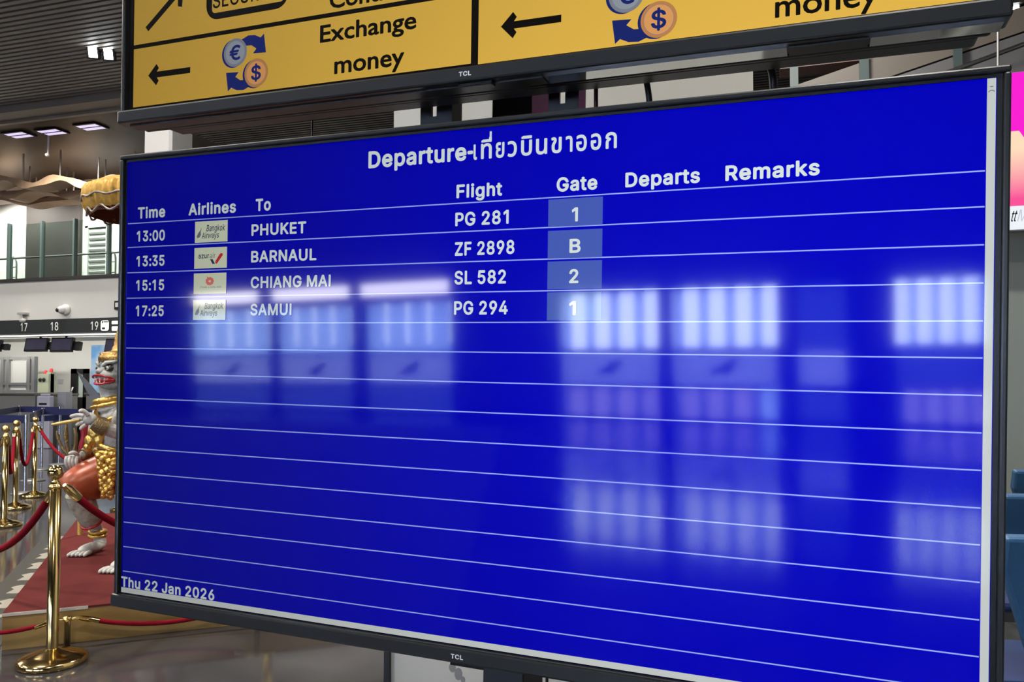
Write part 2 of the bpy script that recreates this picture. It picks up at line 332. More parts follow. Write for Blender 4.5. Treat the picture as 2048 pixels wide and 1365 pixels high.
    'p': (424, ['53,-143 53,379 112,379 112,319 118,319 126,331 137,346 152,360 171,373 197,381 229,384 274,378 313,361 345,332 370,293 379,270 385,245 389,218 390,189 389,160 385,133 379,108 370,84 346,45 313,16 274,-2 229,-8 198,-5 173,4 153,17 138,31 127,46 118,59 114,59 114,-143', '220,47 253,51 279,66 301,88 316,117 325,151 328,189 325,227 316,261 301,290 280,311 253,325 220,330 188,325 161,312 140,291 125,263 116,229 113,189 116,150 125,115 140,86 162,65 188,51']),
    'r': (259, ['53,0 53,379 112,379 112,321 115,321 130,347 152,367 181,380 213,385 229,384 243,384 243,322 230,324 219,325 207,326 182,323 159,315 140,301 126,284 117,262 114,237 114,0']),
    's': (365, ['182,-8 145,-5 112,3 84,18 62,38 45,63 36,94 94,107 105,79 124,60 150,49 181,45 217,50 244,62 262,81 268,103 265,121 254,136 237,147 212,155 149,170 104,186 72,208 53,237 47,274 51,305 65,332 87,354 115,370 149,381 187,384 223,381 254,372 279,358 299,339 314,316 324,290 268,277 258,298 243,316 219,328 187,333 156,329 131,317 114,299 109,277 112,258 124,243 144,232 172,223 229,209 275,194 306,171 325,142 331,107 326,75 312,47 290,24 260,6 223,-5']),
    't': (227, ['204,379 204,327 6,327 6,379', '65,471 126,471 126,98 128,76 136,61 150,53 170,50 185,51 202,54 213,2 203,-1 192,-3 180,-4 168,-4 125,2 92,21 72,52 65,93']),
    'u': (410, ['182,-5 146,-1 115,11 89,31 69,59 57,95 53,139 53,379 114,379 114,144 119,105 137,75 164,56 200,50 226,53 249,62 268,77 283,97 293,122 296,153 296,379 357,379 357,0 298,0 298,92 307,92 286,47 257,17 222,0']),
    'w': (567, ['138,0 23,379 87,379 133,214 143,177 154,137 165,91 175,41 165,41 175,90 186,135 196,176 206,214 252,379 316,379 362,214 371,176 382,136 392,91 402,41 391,41 402,90 413,135 423,176 434,214 480,379 545,379 429,0 368,0 319,172 312,198 305,225 297,252 291,280 284,309 277,338 291,338 284,309 277,280 270,252 263,225 255,198 248,172 199,0']),
    'y': (389, ['47,-139 61,-86 71,-87 88,-90 104,-89 118,-84 130,-74 141,-58 151,-36 163,-1 17,379 84,379 165,155 177,121 187,87 196,53 206,21 184,21 193,53 202,87 212,121 224,155 305,379 371,379 204,-58 191,-85 177,-107 159,-124 139,-136 117,-143 91,-145 77,-145 65,-143']),
    'z': (380, ['42,0 42,46 254,320 254,323 48,323 48,379 333,379 333,331 126,60 126,56 339,56 339,0']),
    '€': (464, ['364,329 341,279 16,279 34,329', '321,229 298,179 16,179 34,229', '423,463 398,409 383,422 366,433 348,443 329,450 309,454 288,456 248,450 213,433 183,404 161,365 152,341 146,315 143,286 141,254 143,223 146,194 152,168 161,144 183,104 213,76 248,59 288,53 309,54 329,59 348,66 365,74 381,85 396,96 422,43 393,21 361,6 325,-4 288,-7 258,-5 230,1 204,11 179,25 157,42 137,63 120,87 105,115 93,146 85,179 80,215 78,254 80,293 85,329 93,363 105,393 120,421 137,445 157,466 179,484 204,498 230,508 258,514 288,516 325,512 361,502 394,486']),
}

def curve_mesh(outs):
    c = bpy.data.curves.new('glyphs', 'CURVE'); c.dimensions = '2D'; c.fill_mode = 'BOTH'
    for pts in outs:
        sp = c.splines.new('POLY'); sp.points.add(len(pts) - 1); sp.use_cyclic_u = True
        for k, (a, b) in enumerate(pts): sp.points[k].co = (a / 1000, b / 1000, 0, 1)
    o = bpy.data.objects.new('glyphs', c); COL.objects.link(o)
    me = bpy.data.meshes.new_from_object(o.evaluated_get(bpy.context.evaluated_depsgraph_get()))
    bpy.data.objects.remove(o); bpy.data.curves.remove(c)
    r = ([v.co.copy() for v in me.vertices], [tuple(p.vertices) for p in me.polygons])
    bpy.data.meshes.remove(me)
    return r
def inside(p, q):
    r = False
    for (x0, y0), (x1, y1) in zip(q, q[1:] + q[:1]):
        if (y0 > p[1]) != (y1 > p[1]) and p[0] < (x1 - x0) * (p[1] - y0) / (y1 - y0) + x0: r = not r
    return r
GLYPH_MESH = {}
def glyph(ch):
    if ch not in GLYPH_MESH:
        outs = [[tuple(map(int, t.split(','))) for t in q.split()] for q in GLYPHS[ch][1]]
        area = [sum(a[0] * b[1] - a[1] * b[0] for a, b in zip(q, q[1:] + q[:1])) for q in outs]
        sg_ = 1 if area[max(range(len(area)), key=lambda k: abs(area[k]))] > 0 else -1
        V = []; Fc = []
        for k, q in enumerate(outs):
            if area[k] * sg_ < 0: continue
            hs = [outs[h] for h in range(len(outs)) if area[h] * sg_ < 0 and inside(outs[h][0], q)]
            vs, fs = curve_mesh([q] + hs)
            b = len(V); V += vs; Fc += [tuple(b + i for i in f) for f in fs]
        GLYPH_MESH[ch] = (V, Fc)
    return GLYPH_MESH[ch]
def text_mesh(body, bold=0.0, sans=True):
    if sans:
        x = 0; V0 = []; F0 = []
        for ch in body:
            if ch == ' ':
                x += 200; continue
            vs, fs = glyph(ch); b = len(V0)
            V0 += [v + Vector((x / 1000, 0, 0)) for v in vs]; F0 += [tuple(b + i for i in f) for f in fs]
            x += GLYPHS[ch][0] + 1000 * bold * 1.4
        me = bpy.data.meshes.new('glyphs'); me.from_pydata(V0, [], F0); me.update()
    else:
        c = bpy.data.curves.new('glyphs', 'FONT'); c.body = body; c.resolution_u = 3
        o = bpy.data.objects.new('glyphs', c); COL.objects.link(o)
        dg = bpy.context.evaluated_depsgraph_get()
        me = bpy.data.meshes.new_from_object(o.evaluated_get(dg))
        bpy.data.objects.remove(o); bpy.data.curves.remove(c)
    if bold > 0:                      # heavier strokes: the outline repeated around a small circle
        vs = [v.co.copy() for v in me.vertices]; fs = [tuple(p.vertices) for p in me.polygons]
        V = []; Fc = []
        for k in range(9):
            t = math.pi * k / 4; q = 0 if k == 8 else bold
            b = len(V)
            V += [(v.x + q * math.cos(t), v.y + q * math.sin(t), k * 1e-3) for v in vs]
            Fc += [tuple(b + i for i in f) for f in fs]
        bpy.data.meshes.remove(me)
        me = bpy.data.meshes.new('glyphs'); me.from_pydata(V, [], Fc); me.update()
    return me
def text(name, body, x0, x1, base, cap, y, m, parent, bold=.019, slope=0.0, sans=True, slant=0.0):
    """flat lettering in the parent's XZ plane, inked from x0 to x1 on the baseline, facing -Y"""
    CAP = .509 if sans else .682
    me = text_mesh(body, bold, sans)
    xs = [v.co.x for v in me.vertices]
    a, b = min(xs), max(xs)
    sx = (x1 - x0) / (b - a); sz = cap / (CAP + 2 * bold); base += bold * sz
    for v in me.vertices:
        X = x0 + (v.co.x - a) * sx + v.co.y * sz * slant
        v.co = (X, y - v.co.z * .004, base + v.co.y * sz + (X - x0) * slope)
    me.materials.clear(); me.materials.append(m)
    me.name = name
    o = bpy.data.objects.new(name, me)
    return link(o, parent)

def arrow_pts(tip, tail, hw, sw, hl):
    """flat block arrow in xz from tail to tip with a chevron head"""
    t = Vector(tip); b = Vector(tail); d = (t - b).normalized(); n = Vector((-d.y, d.x))
    k = sw
    pts = [t, t - d * hl + n * hw, t - d * (hl + k * .55) + n * (hw - k * .75), t - d * (k * 1.9) + n * (k * .5), b + n * (k * .5),
           b - n * (k * .5), t - d * (k * 1.9) - n * (k * .5), t - d * (hl + k * .55) - n * (hw - k * .75), t - d * hl - n * hw]
    return pts

# ------------------------------------------------------------------ materials
M_floor = mat('floor_stone', (.058, .054, .058), .11, noise=(2.2, .50, 9), spec=.42)
M_white = mat('white_wall', (.62, .61, .57), .55, noise=(.7, .93))
M_wall_dim = mat('grey_wall', (.30, .32, .31), .6)
M_dark_panel = mat('dark_grey_panel', (.036, .032, .029), .5, noise=(2, .85), spec=.3)
M_ceil = mat('ceiling_brown', (.020, .016, .013), .5, spec=.12)
M_slat = mat('ceiling_slat', (.30, .27, .235), .5)
M_gap = mat('ceiling_void', (.02, .018, .016), .7)
M_beam = mat('ceiling_beam_paint', (.30, .26, .21), .55)
M_bezel = mat('tv_plastic', (.018, .020, .020), .30, spec=.5)
M_lip = mat('tv_black_lip', (.004, .004, .004), .35)
M_under = mat('tv_gloss_edge', (.92, .95, .93), .06, metal=1.0)
M_black = mat('black_metal', (.012, .012, .013), .38)
M_brass = mat('polished_brass', (.78, .58, .24), .13, metal=1.0)
M_gold = mat('gold_leaf', (.72, .46, .12), .32, metal=.9, bump=(60, .5))
M_rope = mat('red_velvet', (.21, .004, .012), .8, spec=.12, bump=(180, .3))
M_carpet = mat('red_carpet', (.14, .028, .026), .95, spec=.08, noise=(5, .82, 6), bump=(400, .3))
M_goldface = mat('gold_board', (.38, .245, .085), .35, metal=.25)
M_chrome = mat('chrome', (.62, .63, .65), .2, metal=1.0)
M_steel = mat('grey_steel', (.30, .30, .30), .4, metal=.6)
M_logo = mat('logo_white', (.85, .87, .88), .4)

# ------------------------------------------------------------------ setting
def structure(o):
    o['kind'] = 'structure'; return o
structure(MB().box(-32, 9, -12.6, 18, -.2, 0).build('floor', M_floor))
cl = MB()
cl.box(-32, 9, -12.6, 18, 7.0, 7.15, 1)
for i in range(170):
    y0 = -8.0 + i * .128
    if y0 > 12.0: break
    cl.box(-32, 9, y0, y0 + .075, 6.91, 7.0, 0)
for i in range(30):
    y0 = 13.1 + i * .128
    cl.box(-11.6, 9, y0, y0 + .075, 6.80, 6.858, 3)
cl.box(-32, 9, 12.6, 18, 6.86, 7.0, 2)
structure(cl.build('ceiling', [M_slat, M_gap, M_ceil, mat('ceiling_slat_brown', (.05, .042, .035), .5)]))
structure(MB().box(-32, 9, 12.10, 12.50, 6.78, 7.0).box(-32, 9, 12.50, 12.60, 6.73, 7.0).build('trim_1', M_beam))
structure(MB().box(-32.3, -32, -12.6, 18, 0, 7.0).build('wall_left', M_wall_dim))
structure(MB().box(9, 9.3, -12.6, 18, 0, 7.0).build('wall_right', M_wall_dim))
# gallery: slab, fascia, back walls
a = Y(58, 480, 17).x; b = Y(165, 480, 17).x
gw = MB().box(-32, a, 17, 17.3, 0, 7, 0).box(a, b, 16.9, 17.3, 0, 7, 1).box(b, 9, 17, 17.3, 0, 7, 0)
structure(gw.build('wall_back', [M_white, M_dark_panel]))
structure(MB().box(-32, -4.5, 13.4, 17, 2.76, 3.60, 0).box(-32, -4.5, 13.34, 17, 3.60, 3.66, 1).build('wall_gallery', [M_white, M_dark_panel]))
structure(MB().box(-32, -4.5, 15.7, 15.9, 0, 2.76).build('wall_checkin', mat('checkin_wall', (.66, .65, .60), .6)))
# white clad pillar right behind the screens
px0 = Y(788, 200, 2.9).x; px1 = Y(1506, 160, 2.9).x
pl0 = MB().box(px0, px1, 2.9, 4.1, 0, 7.0)
for (u, v, w_, h_) in ((905, 1336, 7, 9), (917, 1349, 8, 12), (926, 1360, 4, 5)):
    c0 = Y(u, v, 2.9)
    pl0.prism([(c0.x + math.cos(t) * w_ * .0019 + math.sin(t) * .006, 2.9, c0.z + math.sin(t) * h_ * .0019 - math.cos(t) * .008) for t in [math.pi * i / 5 for i in range(10)]], (0, -.0008, 0), 1)
structure(pl0.build('pillar', [mat('pillar_cladding', (.62, .61, .55), .25, noise=(.8, .9)), mat('scuff_grey', (.24, .24, .23), .7)]))
structure(MB().box(px0 - .022, px0, 2.88, 2.92, 0, 1.1, 0).build('trim_2', M_black))
# square white kiosk column farther back
p0 = Y(290, 258, 9)
structure(MB().box(p0.x, p0.x + .40, 9, 9.4, 0, p0.z, 0).box(p0.x + .40, p0.x + .46, 9.0, 9.4, 0, p0.z, 1).build('column', [mat('column_white', (.48, .465, .45), .5), M_steel]))
# partition on the right with a grey green face
pr = Y(2012, 480, 7.0)
structure(MB().box(pr.x - 1.2, 9, 7.0, 7.2, 0, 2.62).build('wall_partition', mat('partition_paint', (.27, .31, .29), .45)))

structure(MB().prism([(-18, -10.5, 0), (-5.9, -10.5, 0), (-1.6, -1.0, 0), (-18, -1.0, 0)], (0, 0, .012)).build('floor_reflection_mask', mat('reflection_mask_matte', (.03, .03, .035), .95)))  # unseen dark matte patch, added to mute the left windows' floor reflection
# ---- glazed front behind the viewpoint
KY = -12.5
WIN = [(-15.37, -12.84), (-12.66, -10.5), (-10.2, -7.99), (-5.66, -3.63), (-3.47, -1.53), (-1.29, -.42), (.22, 1.62)]
WTOP = 2.45
fb = MB(); x = -32
for (w0, w1) in WIN:
    fb.box(x, w0, KY - .25, KY, 0, WTOP); x = w1
fb.box(x, 9, KY - .25, KY, 0, WTOP)
fb.box(-32, 9, KY - .25, KY, WTOP, 7)
structure(fb.build('wall_front', mat('front_wall', (.035, .035, .04), .6)))
structure(MB().box(-32, 9, -40, KY - .25, -.2, -.02).build('ground_outside', mat('forecourt', (.45, .42, .42), .8, noise=(.6, .85))))
M_wglass = glass_mat('window_glass', (.93, .96, .97), .06)
M_frame = mat('window_frame_grey', (.16, .17, .19), .4)
F_clear = film_mat('film_light', (.62, .72, .92), .02)
F_band = film_mat('film_band', (.24, .26, .42), .0)
F_mid = film_mat('film_blue', (.36, .50, .86), .0)
F_dark = film_mat('film_dark', (.04, .06, .16), .0)
F_low = film_mat('film_rose', (.36, .28, .46), .0)
F_lowd = film_mat('film_violet', (.12, .12, .26), .0)
M_bird = mat('emblem_navy', (.02, .03, .10), .5)
for i, (w0, w1) in enumerate(WIN):
    left = i < 3
    fr = MB()
    for (q0, q1) in ((w0, w0 + .05), (w1 - .05, w1)): fr.box(q0, q1, KY - .18, KY - .05, 0, WTOP)
    fr.box(w0, w1, KY - .18, KY - .05, WTOP - .05, WTOP); fr.box(w0, w1, KY - .18, KY - .05, 0, .05)
    fr.box(w0, w1, KY - .17, KY - .06, 1.30, 1.34); fr.box(w0, w1, KY - .17, KY - .06, .62, .66)
    wf = structure(fr.build('window_%d' % (i + 1), M_frame))
    MB().box(w0 + .05, w1 - .05, KY - .125, KY - .115, .05, WTOP - .05).build('window_glass', M_wglass, wf)
    fl = MB(); yy = KY - .112
    def film(fx0, fx1, fy0, fy1, fz0, fz1, mi): fl.quad((fx0, fy0, fz0), (fx1, fy0, fz0), (fx1, fy0, fz1), (fx0, fy0, fz1), mi)
    n = 4 if w1 - w0 > 1.2 else 2
    W = (w1 - w0 - .1) / n
    for k in range(n):
        c0 = w0 + .05 + k * W
        if left:                       # narrow clear slits between blue film
            film(c0, c0 + W * .86, yy, yy + .004, 1.34, WTOP - .05, 0)
            film(c0 + W * .86, c0 + W, yy, yy + .004, 1.34, 1.5, 0)
        elif i == 5:
            film(c0, c0 + W, yy, yy + .004, 1.34, WTOP - .05, 3)
        else:                          # broad clear strips alternate with blue film
            film(c0 + W * (.06 if i != 6 else .62), c0 + W * (.40 if i != 6 else 1.0), yy, yy + .004, 1.34, WTOP - .05, 0)
            film(c0 + W * .40, c0 + W * .46, yy, yy + .004, 1.34, WTOP - .05, 4)
        film(c0, c0 + W * .38, yy, yy + .004, .05, .62, 3 if left or i == 5 or (i, k) == (6, 0) else 5)
        film(c0 + W * .38, c0 + W, yy, yy + .004, .05, .62, 3 if left or i == 5 else (0 if (i, k) == (4, 3) else 2))
    film(w0 + .05, w1 - .05, yy, yy + .004, .66, 1.30, 1 if i != 6 else 3)
    fl.build('window_film', [F_mid, F_band, F_low, F_dark, F_clear, F_lowd], wf)
    if i < 5:
        cx = (w0 + w1) / 2
        bd = MB()
        bd.poly([(cx + dx, yy + .012, .97 + dz) for dx, dz in ((-.30, -.14), (-.05, -.10), (.12, -.13), (.16, .0), (.30, .14), (.12, .16), (-.02, .06), (-.16, .0))])
        bd.build('window_emblem', M_bird, wf)
# lamps above the left windows
for i, (w0, w1) in enumerate(WIN[:3]):
    r = empty('linear_lamp', ((w0 + w1) / 2, KY + .064, 2.55), 0, 'white strip lamp above a shopfront window on the glazed front, mirrored in the blue screen', 'lamp', 'strip lamps above the front windows')
    hw = (w1 - w0) / 2 - (.0 if i else .25)
    MB().box(-hw, hw, -.06, .0, -.03, .29).build('housing', M_steel, r)
    MB().box(-hw + .03, hw - .03, 0, .03, .0, .26).build('diffuser', mat('lamp_strip', (.9, .9, .9), .5, emit=(1, .96, .98), estr=28), r)

# ------------------------------------------------------------------ screens
EX = Vector((0.99723051, -0.07018029, -0.02461769))
EN = Vector((-0.07081274, -0.99715501, -0.02583499))
EZ = EN.cross(EX)
EX = EX.normalized(); EZ = EZ.normalized(); EN = EX.cross(EZ) * 1.0
TL = Vector((-0.95987857, 1.03402312, 1.75323097))
if EN.y > 0: EN = -EN
def screen_root(name, dz, label):
    o = bpy.data.objects.new(name, None); o.empty_display_size = .1
    base = TL + EX * .605 + EZ * (dz - .712)
    Yv = -EN
    o.matrix_world = Matrix(((EX.x, Yv.x, EZ.x, base.x), (EX.y, Yv.y, EZ.y, base.y), (EX.z, Yv.z, EZ.z, base.z), (0, 0, 0, 1)))
    COL.objects.link(o)
    return tag(o, label, 'screen')
OX, OZ = .605, .712           # display top-left corner sits at (-OX, 0, OZ) of the root
DW, DH = 1.2095, .6877
def X_(x): return x - OX
def Z_(z): return z + OZ
def tv_body(r):
    f = MB()
    x0, x1, z0, z1 = X_(-.0105), X_(1.2222), Z_(-.6900), Z_(.0112)
    xi0, xi1, zi1 = X_(-.0030), X_(1.2150), Z_(.0038)
    f.box(x0, x1, -.006, .030, zi1, z1)
    f.box(x0, xi0, -.006, .030, z0, zi1)
    f.box(xi1, x1, -.006, .030, z0, zi1)
    f.build('frame', M_bezel, r, bevel=.0022)
    MB().box(X_(-.0135), X_(1.2222), -.010, .030, Z_(-.7098), Z_(-.6893)).build('chin', M_bezel, r, bevel=.003)
    l = MB()
    l.box(xi0 + .0002, xi1 - .0002, -.001, .006, Z_(.0002), zi1 - .0002)
    l.box(xi0 + .0002, X_(-.0001), -.001, .006, z0, Z_(.0002)); l.box(X_(DW + .0001), xi1 - .0002, -.001, .006, z0, Z_(.0002))
    l.build('inner_lip', M_lip, r)
    MB().box(X_(.0), X_(.70), .004, .029, Z_(-.7120), Z_(-.7097)).box(X_(1.00), X_(1.085), .004, .029, Z_(-.7120), Z_(-.7097)).build('underside_cover', M_black, r)
    for (u0, u1) in ((.702, .998), (1.087, 1.216)): MB().box(X_(u0), X_(u1), .002, .029, Z_(-.7120), Z_(-.7097)).build('underside_strip', M_under, r)
    bd = MB()
    bd.box(X_(.0), X_(1.21), .030, .042, Z_(-.7122), Z_(.004))
    bd.box(X_(.04), X_(1.20), .042, .076, Z_(-.7105), Z_(-.16))
    bd.box(X_(.36), X_(.85), .075, .085, Z_(-.52), Z_(-.25))
    bd.build('back_cover', M_black, r, bevel=.004)
    MB().box(X_(.583), X_(.632), -.004, .010, Z_(-.7150), Z_(-.7097)).build('sensor_window', M_lip, r, bevel=.001)
    text('maker_logo', 'TCL', X_(.5872), X_(.6052), Z_(-.7030), .0062, -.0108, M_logo, r, bold=.03)

board = screen_root('departure_board', 0.0, 'large wide flat television listing departures on a blue screen, below the yellow sign screen')
tv_body(board)
S_blue = screen_mat('lcd_blue', (0, 0, .58), 1.0, 2.8)
S_line = screen_mat('lcd_line', (.38, .48, .95), 1.0, 1.8)
S_text = screen_mat('lcd_text', (.74, .84, .82), 1.0, 1.9)
S_cell = screen_mat('lcd_cell', (.065, .115, .50), 1.0, 1.6)
S_strip = screen_mat('lcd_strip', (.60, .64, .62), 1.0, 1.5)
S_cream = screen_mat('lcd_cream', (.74, .80, .60), 1.0, 2.0)
S_ink = screen_mat('lcd_ink', (.025, .04, .085), 1.0, 1.0)
S_grey = screen_mat('lcd_greyink', (.13, .14, .16), 1.0, 1.0)
S_red = screen_mat('lcd_red', (.55, .03, .04), 1.0, 1.5)
S_pink = screen_mat('lcd_pink', (.72, .17, .15), 1.0, 1.5)
S_dark = screen_mat('lcd_black', (.004, .004, .004), 1.0, 1.0)
scr = MB().box(X_(0), X_(DW), 0, .006, Z_(-DH), Z_(0)).build('screen', S_blue, board)
y1, y2, y3 = -.0003, -.0006, -.0009
def rect(mb, x0, x1, z0, z1, y, mi=0):
    mb.quad((X_(x0), y, Z_(z0)), (X_(x1), y, Z_(z0)), (X_(x1), y, Z_(z1)), (X_(x0), y, Z_(z1)), mi)
rl = MB()
for z in (-.0982, -.1363, -.1768, -.2174, -.2577, -.2971, -.3370, -.3768, -.4166, -.4566, -.4957, -.5354, -.5753, -.6144, -.6535):
    rect(rl, .0030, 1.1995, z - .00075, z + .00075, y1)
rl.build('row_lines', S_line, scr)
st = MB(); rect(st, 1.2005, 1.2088, -.6795, -.0003, y1); rect(st, 0, 1.2088, -.6876, -.6795, y1)
st.build('scroll_bar', S_strip, scr)
sa = MB()
sa.poly([(X_(1.2047 + .003 * math.cos(t)), y2, Z_(-.0150 + .0022 * math.sin(t))) for t in [math.pi * i / 8 for i in range(9)]] + [(X_(1.2047 + .0022 * math.cos(t)), y2, Z_(-.0150 + .0014 * math.sin(t))) for t in [math.pi * i / 8 for i in range(8, -1, -1)]])
rect(sa, 1.2032, 1.2062, -.0096, -.0088, y2)
sa.build('scroll_arrow', S_grey, scr)
def W(name, body, x0, x1, base, cap=.0178, bold=.023, m=None, sans=True):
    return text(name, body, X_(x0), X_(x1), Z_(base), cap, y2, m or S_text, scr, bold=bold, sans=sans)
W('heading_text', 'Departure-', .4449, .6050, -.0416, .0238, .026)
thai_h = max(v.co.y for v in text_mesh('อ', 0, False).vertices)
for body, x0, x1 in (('เ', 0.6057, 0.6107), ('ที', 0.6164, 0.6319), ('ย', 0.6375, 0.6497), ('ว', 0.6543, 0.6672), ('บิ', 0.6730, 0.6881), ('น', 0.6935, 0.7088), ('ข', 0.7141, 0.7282), ('า', 0.7335, 0.7426), ('อ', 0.7474, 0.7613), ('อ', 0.7664, 0.7800), ('ก', 0.7854, 0.7999)):
    W('heading_letter', body, x0, x1, -.0416, .0204 * .682 / thai_h, .020, sans=False)
sm_ = MB(); sm_.poly([(X_(x), y2, Z_(z)) for x, z in ((0.6285, -0.0175), (0.6314, -0.0174), (0.6316, -0.0059), (0.6287, -0.0058))])
sm_.build('heading_tone_mark', S_text, scr)
for body, x0, x1 in (('Time', .0239, .0797), ('Airlines', .1262, .2165), ('To', .2527, .2800), ('Flight', .5815, .6474), ('Gate', .7222, .7757), ('Departs', .8113, .9020), ('Remarks', .9314, 1.0356)):
    W('column_heading', body, x0, x1, -.0914, .0182, .026)
ROWB = (-.1278, -.1675, -.2059, -.2464)
ROWS = (('13:00', 'PHUKET', 'PG 281', '1'), ('13:35', 'BARNAUL', 'ZF 2898', 'B'), ('15:15', 'CHIANG MAI', 'SL 582', '2'), ('17:25', 'SAMUI', 'PG 294', '1'))
TOX = (.3426, .3608, .3856, .3194); FLX = (.6571, .6657, .6544, .6575)
GX = ((.7431, .7510), (.7404, .7551), (.7406, .7527), (.7412, .7500))
CELL = ((-.1007, -.1361), (-.1408, -.1766), (-.1801, -.2157), (-.2196, -.2553))
LOGO = ((-.1017, -.1341), (-.1421, -.1739), (-.1812, -.2129), (-.2222, -.2527))
for i, (tm, to, fl, gt) in enumerate(ROWS):
    b = ROWB[i]
    W('departure_time', tm, .0224, .0797, b, .0170)
    W('destination', to, .2458, TOX[i], b, .0172)
    W('flight_number', fl, .5803, FLX[i], b - .001, .0182)
    c = MB(); rect(c, .7114, .7830, CELL[i][1], CELL[i][0], y1); c.build('gate_cell', S_cell, scr)
    W('gate_number', gt, GX[i][0], GX[i][1], b - .0026, .0180)
    lx0 = .1393 - .0005 * i; lx1 = lx0 + .0622; lz1, lz0 = LOGO[i]
    lg = MB(); rect(lg, lx0, lx1, lz0, lz1, y2)
    card = lg.build('airline_card', S_cream, scr)
    def L(body, u0, u1, v, cap, m, bold=.0, slant=.12):
        text('card_lettering', body, X_(lx0 + u0 * .062), X_(lx0 + u1 * .062), Z_(lz0 + v * .032), cap, y3, m, card, bold=bold, slant=slant)
    if i in (0, 3):
        L('Bangkok', .36, .92, .52, .0098, S_ink, .010); L('Airways', .22, .74, .19, .0090, S_ink, .010)
        g = MB()
        g.poly([(X_(lx0 + u * .062), y3, Z_(lz0 + v * .032)) for u, v in ((.06, .30), (.08, .22), (.14, .24), (.19, .36), (.185, .52), (.215, .74), (.16, .56), (.10, .44))])
        g.build('card_emblem', S_grey, card)
    elif i == 1:
        L('azur', .13, .46, .48, .0078, S_ink, .02, 0); L('air', .48, .66, .48, .0078, S_grey, 0, 0)
        g = MB()
        g.poly([(X_(lx0 + u * .062), y3, Z_(lz0 + v * .032)) for u, v in ((.66, .22), (.70, .20), (.73, .26), (.88, .60), (.88, .68), (.82, .70), (.78, .64), (.655, .32))], 0)
        g.poly([(X_(lx0 + u * .062), y3, Z_(lz0 + v * .032)) for u, v in ((.49, .43), (.57, .43), (.65, .20), (.57, .20))], 1)
        g.build('card_emblem', [S_red, S_ink], card)
    else:
        g = MB()
        for k in range(9):
            t = 2 * math.pi * k / 9
            g.poly([(X_(lx0 + .5 * .062 + .0052 * math.cos(t) + .0030 * math.cos(q)), y3, Z_(lz0 + .60 * .032 + .0040 * math.sin(t) + .0026 * math.sin(q))) for q in [2 * math.pi * j / 10 for j in range(10)]])
        g.poly([(X_(lx0 + .43 * .062), y3, Z_(lz0 + .70 * .032)), (X_(lx0 + .40 * .062), y3, Z_(lz0 + .86 * .032)), (X_(lx0 + .46 * .062), y3, Z_(lz0 + .76 * .032))])
        g.build('card_emblem', S_pink, card)
        L('THAI LION AIR', .20, .86, .28, .0026, S_grey, .0, 0)
W('date_text', 'Thu 22 Jan 2026', .0, .1863, -.6787, .0165)

sign = screen_root('sign_screen', .7708, 'upper flat television with yellow way-finding signs and money exchange symbols')
tv_body(sign)
SO = .7708
S_yel = screen_mat('lcd_yellow', (.92, .56, .085), 1.0, 2.2)
S_blk = screen_mat('lcd_signblack', (.006, .005, .004), 1.0, 1.0)
S_pale = screen_mat('lcd_pale', (.85, .75, .45), 1.0, 1.9)
S_silver = screen_mat('lcd_silver', (.30, .33, .38), 1.0, 1.2)
S_silverd = screen_mat('lcd_silverrim', (.22, .24, .29), 1.0, 1.2)
S_coin = screen_mat('lcd_coin', (.80, .37, .12), 1.0, 1.5)
S_coind = screen_mat('lcd_coinrim', (.58, .25, .08), 1.0, 1.5)
S_navy = screen_mat('lcd_navy', (.012, .022, .16), 1.0, 1.0)
ss = MB().box(X_(0), X_(DW), 0, .006, Z_(-DH), Z_(0)).build('screen', S_blk, sign)
def s_(z): return z - SO      # heights measured from the board's own display top
def srect(mb, x0, x1, z0, z1, y): rect(mb, x0, x1, s_(z0), s_(z1), y)
fields = MB()
srect(fields, .0102, .5996, .1865, .76, y1); srect(fields, .0104, .5998, .0872, .1800, y1); srect(fields, .6102, 1.1966, .0850, .76, y1)
fields.build('sign_field', S_yel, ss)
def sp(pts, y, name, m, parent=ss):
    g = MB(); g.poly([(X_(px), y, Z_(s_(pz))) for px, pz in pts]); return g.build(name, m, parent)
sp(arrow_pts((.0412, .1345), (.1255, .1338), .0168, .0092, .0165), y2, 'arrow', S_blk)
sp(arrow_pts((.6425, .1305), (.7254, .1300), .0172, .0096, .0168), y2, 'arrow', S_blk)
sp(arrow_pts((.1100, .2655), (.0372, .2085), .0235, .0092, .0215), y2, 'arrow', S_blk)
def T_(name, body, x0, x1, z, cap, m, bold=.021, y=y2, parent=ss, sans=False): return text(name, body, X_(x0), X_(x1), Z_(s_(z)), cap, y, m, parent, bold=bold, sans=sans)
T_('sign_text', 'Exchange', .3618, .5176, .1450, .0252, S_blk); T_('sign_text', 'money', .3866, .4995, .0972, .0262, S_blk)
T_('sign_text', 'Control', .3772, .5010, .1915, .0262, S_blk)
T_('sign_text', 'Exchange', .9640, 1.1190, .1440, .0262, S_blk, .016); T_('sign_text', 'money', .9849, 1.0945, .0940, .0272, S_blk, .016)
def rrect(x0, x1, z0, z1, r):
    out = []
    for (cx, cz, a0) in ((x1 - r, z0 + r, -90), (x1 - r, z1 - r, 0), (x0 + r, z1 - r, 90), (x0 + r, z0 + r, 180)):
        for k in range(7):
            t = math.radians(a0 + 15 * k); out.append((cx + r * math.cos(t), cz + r * math.sin(t)))
    return out
bx = sp(rrect(.1552, .3062, .2052, .2800, .022), y2, 'security_plate', S_blk)
sp(rrect(.1665, .2985, .2150, .2700, .006), y3, 'plate_field', S_yel, bx)
text('plate_lettering', 'SECURITY', X_(.1680), X_(.2950), Z_(s_(.2222)), .022, y3 - .0003, S_blk, bx, bold=.012)
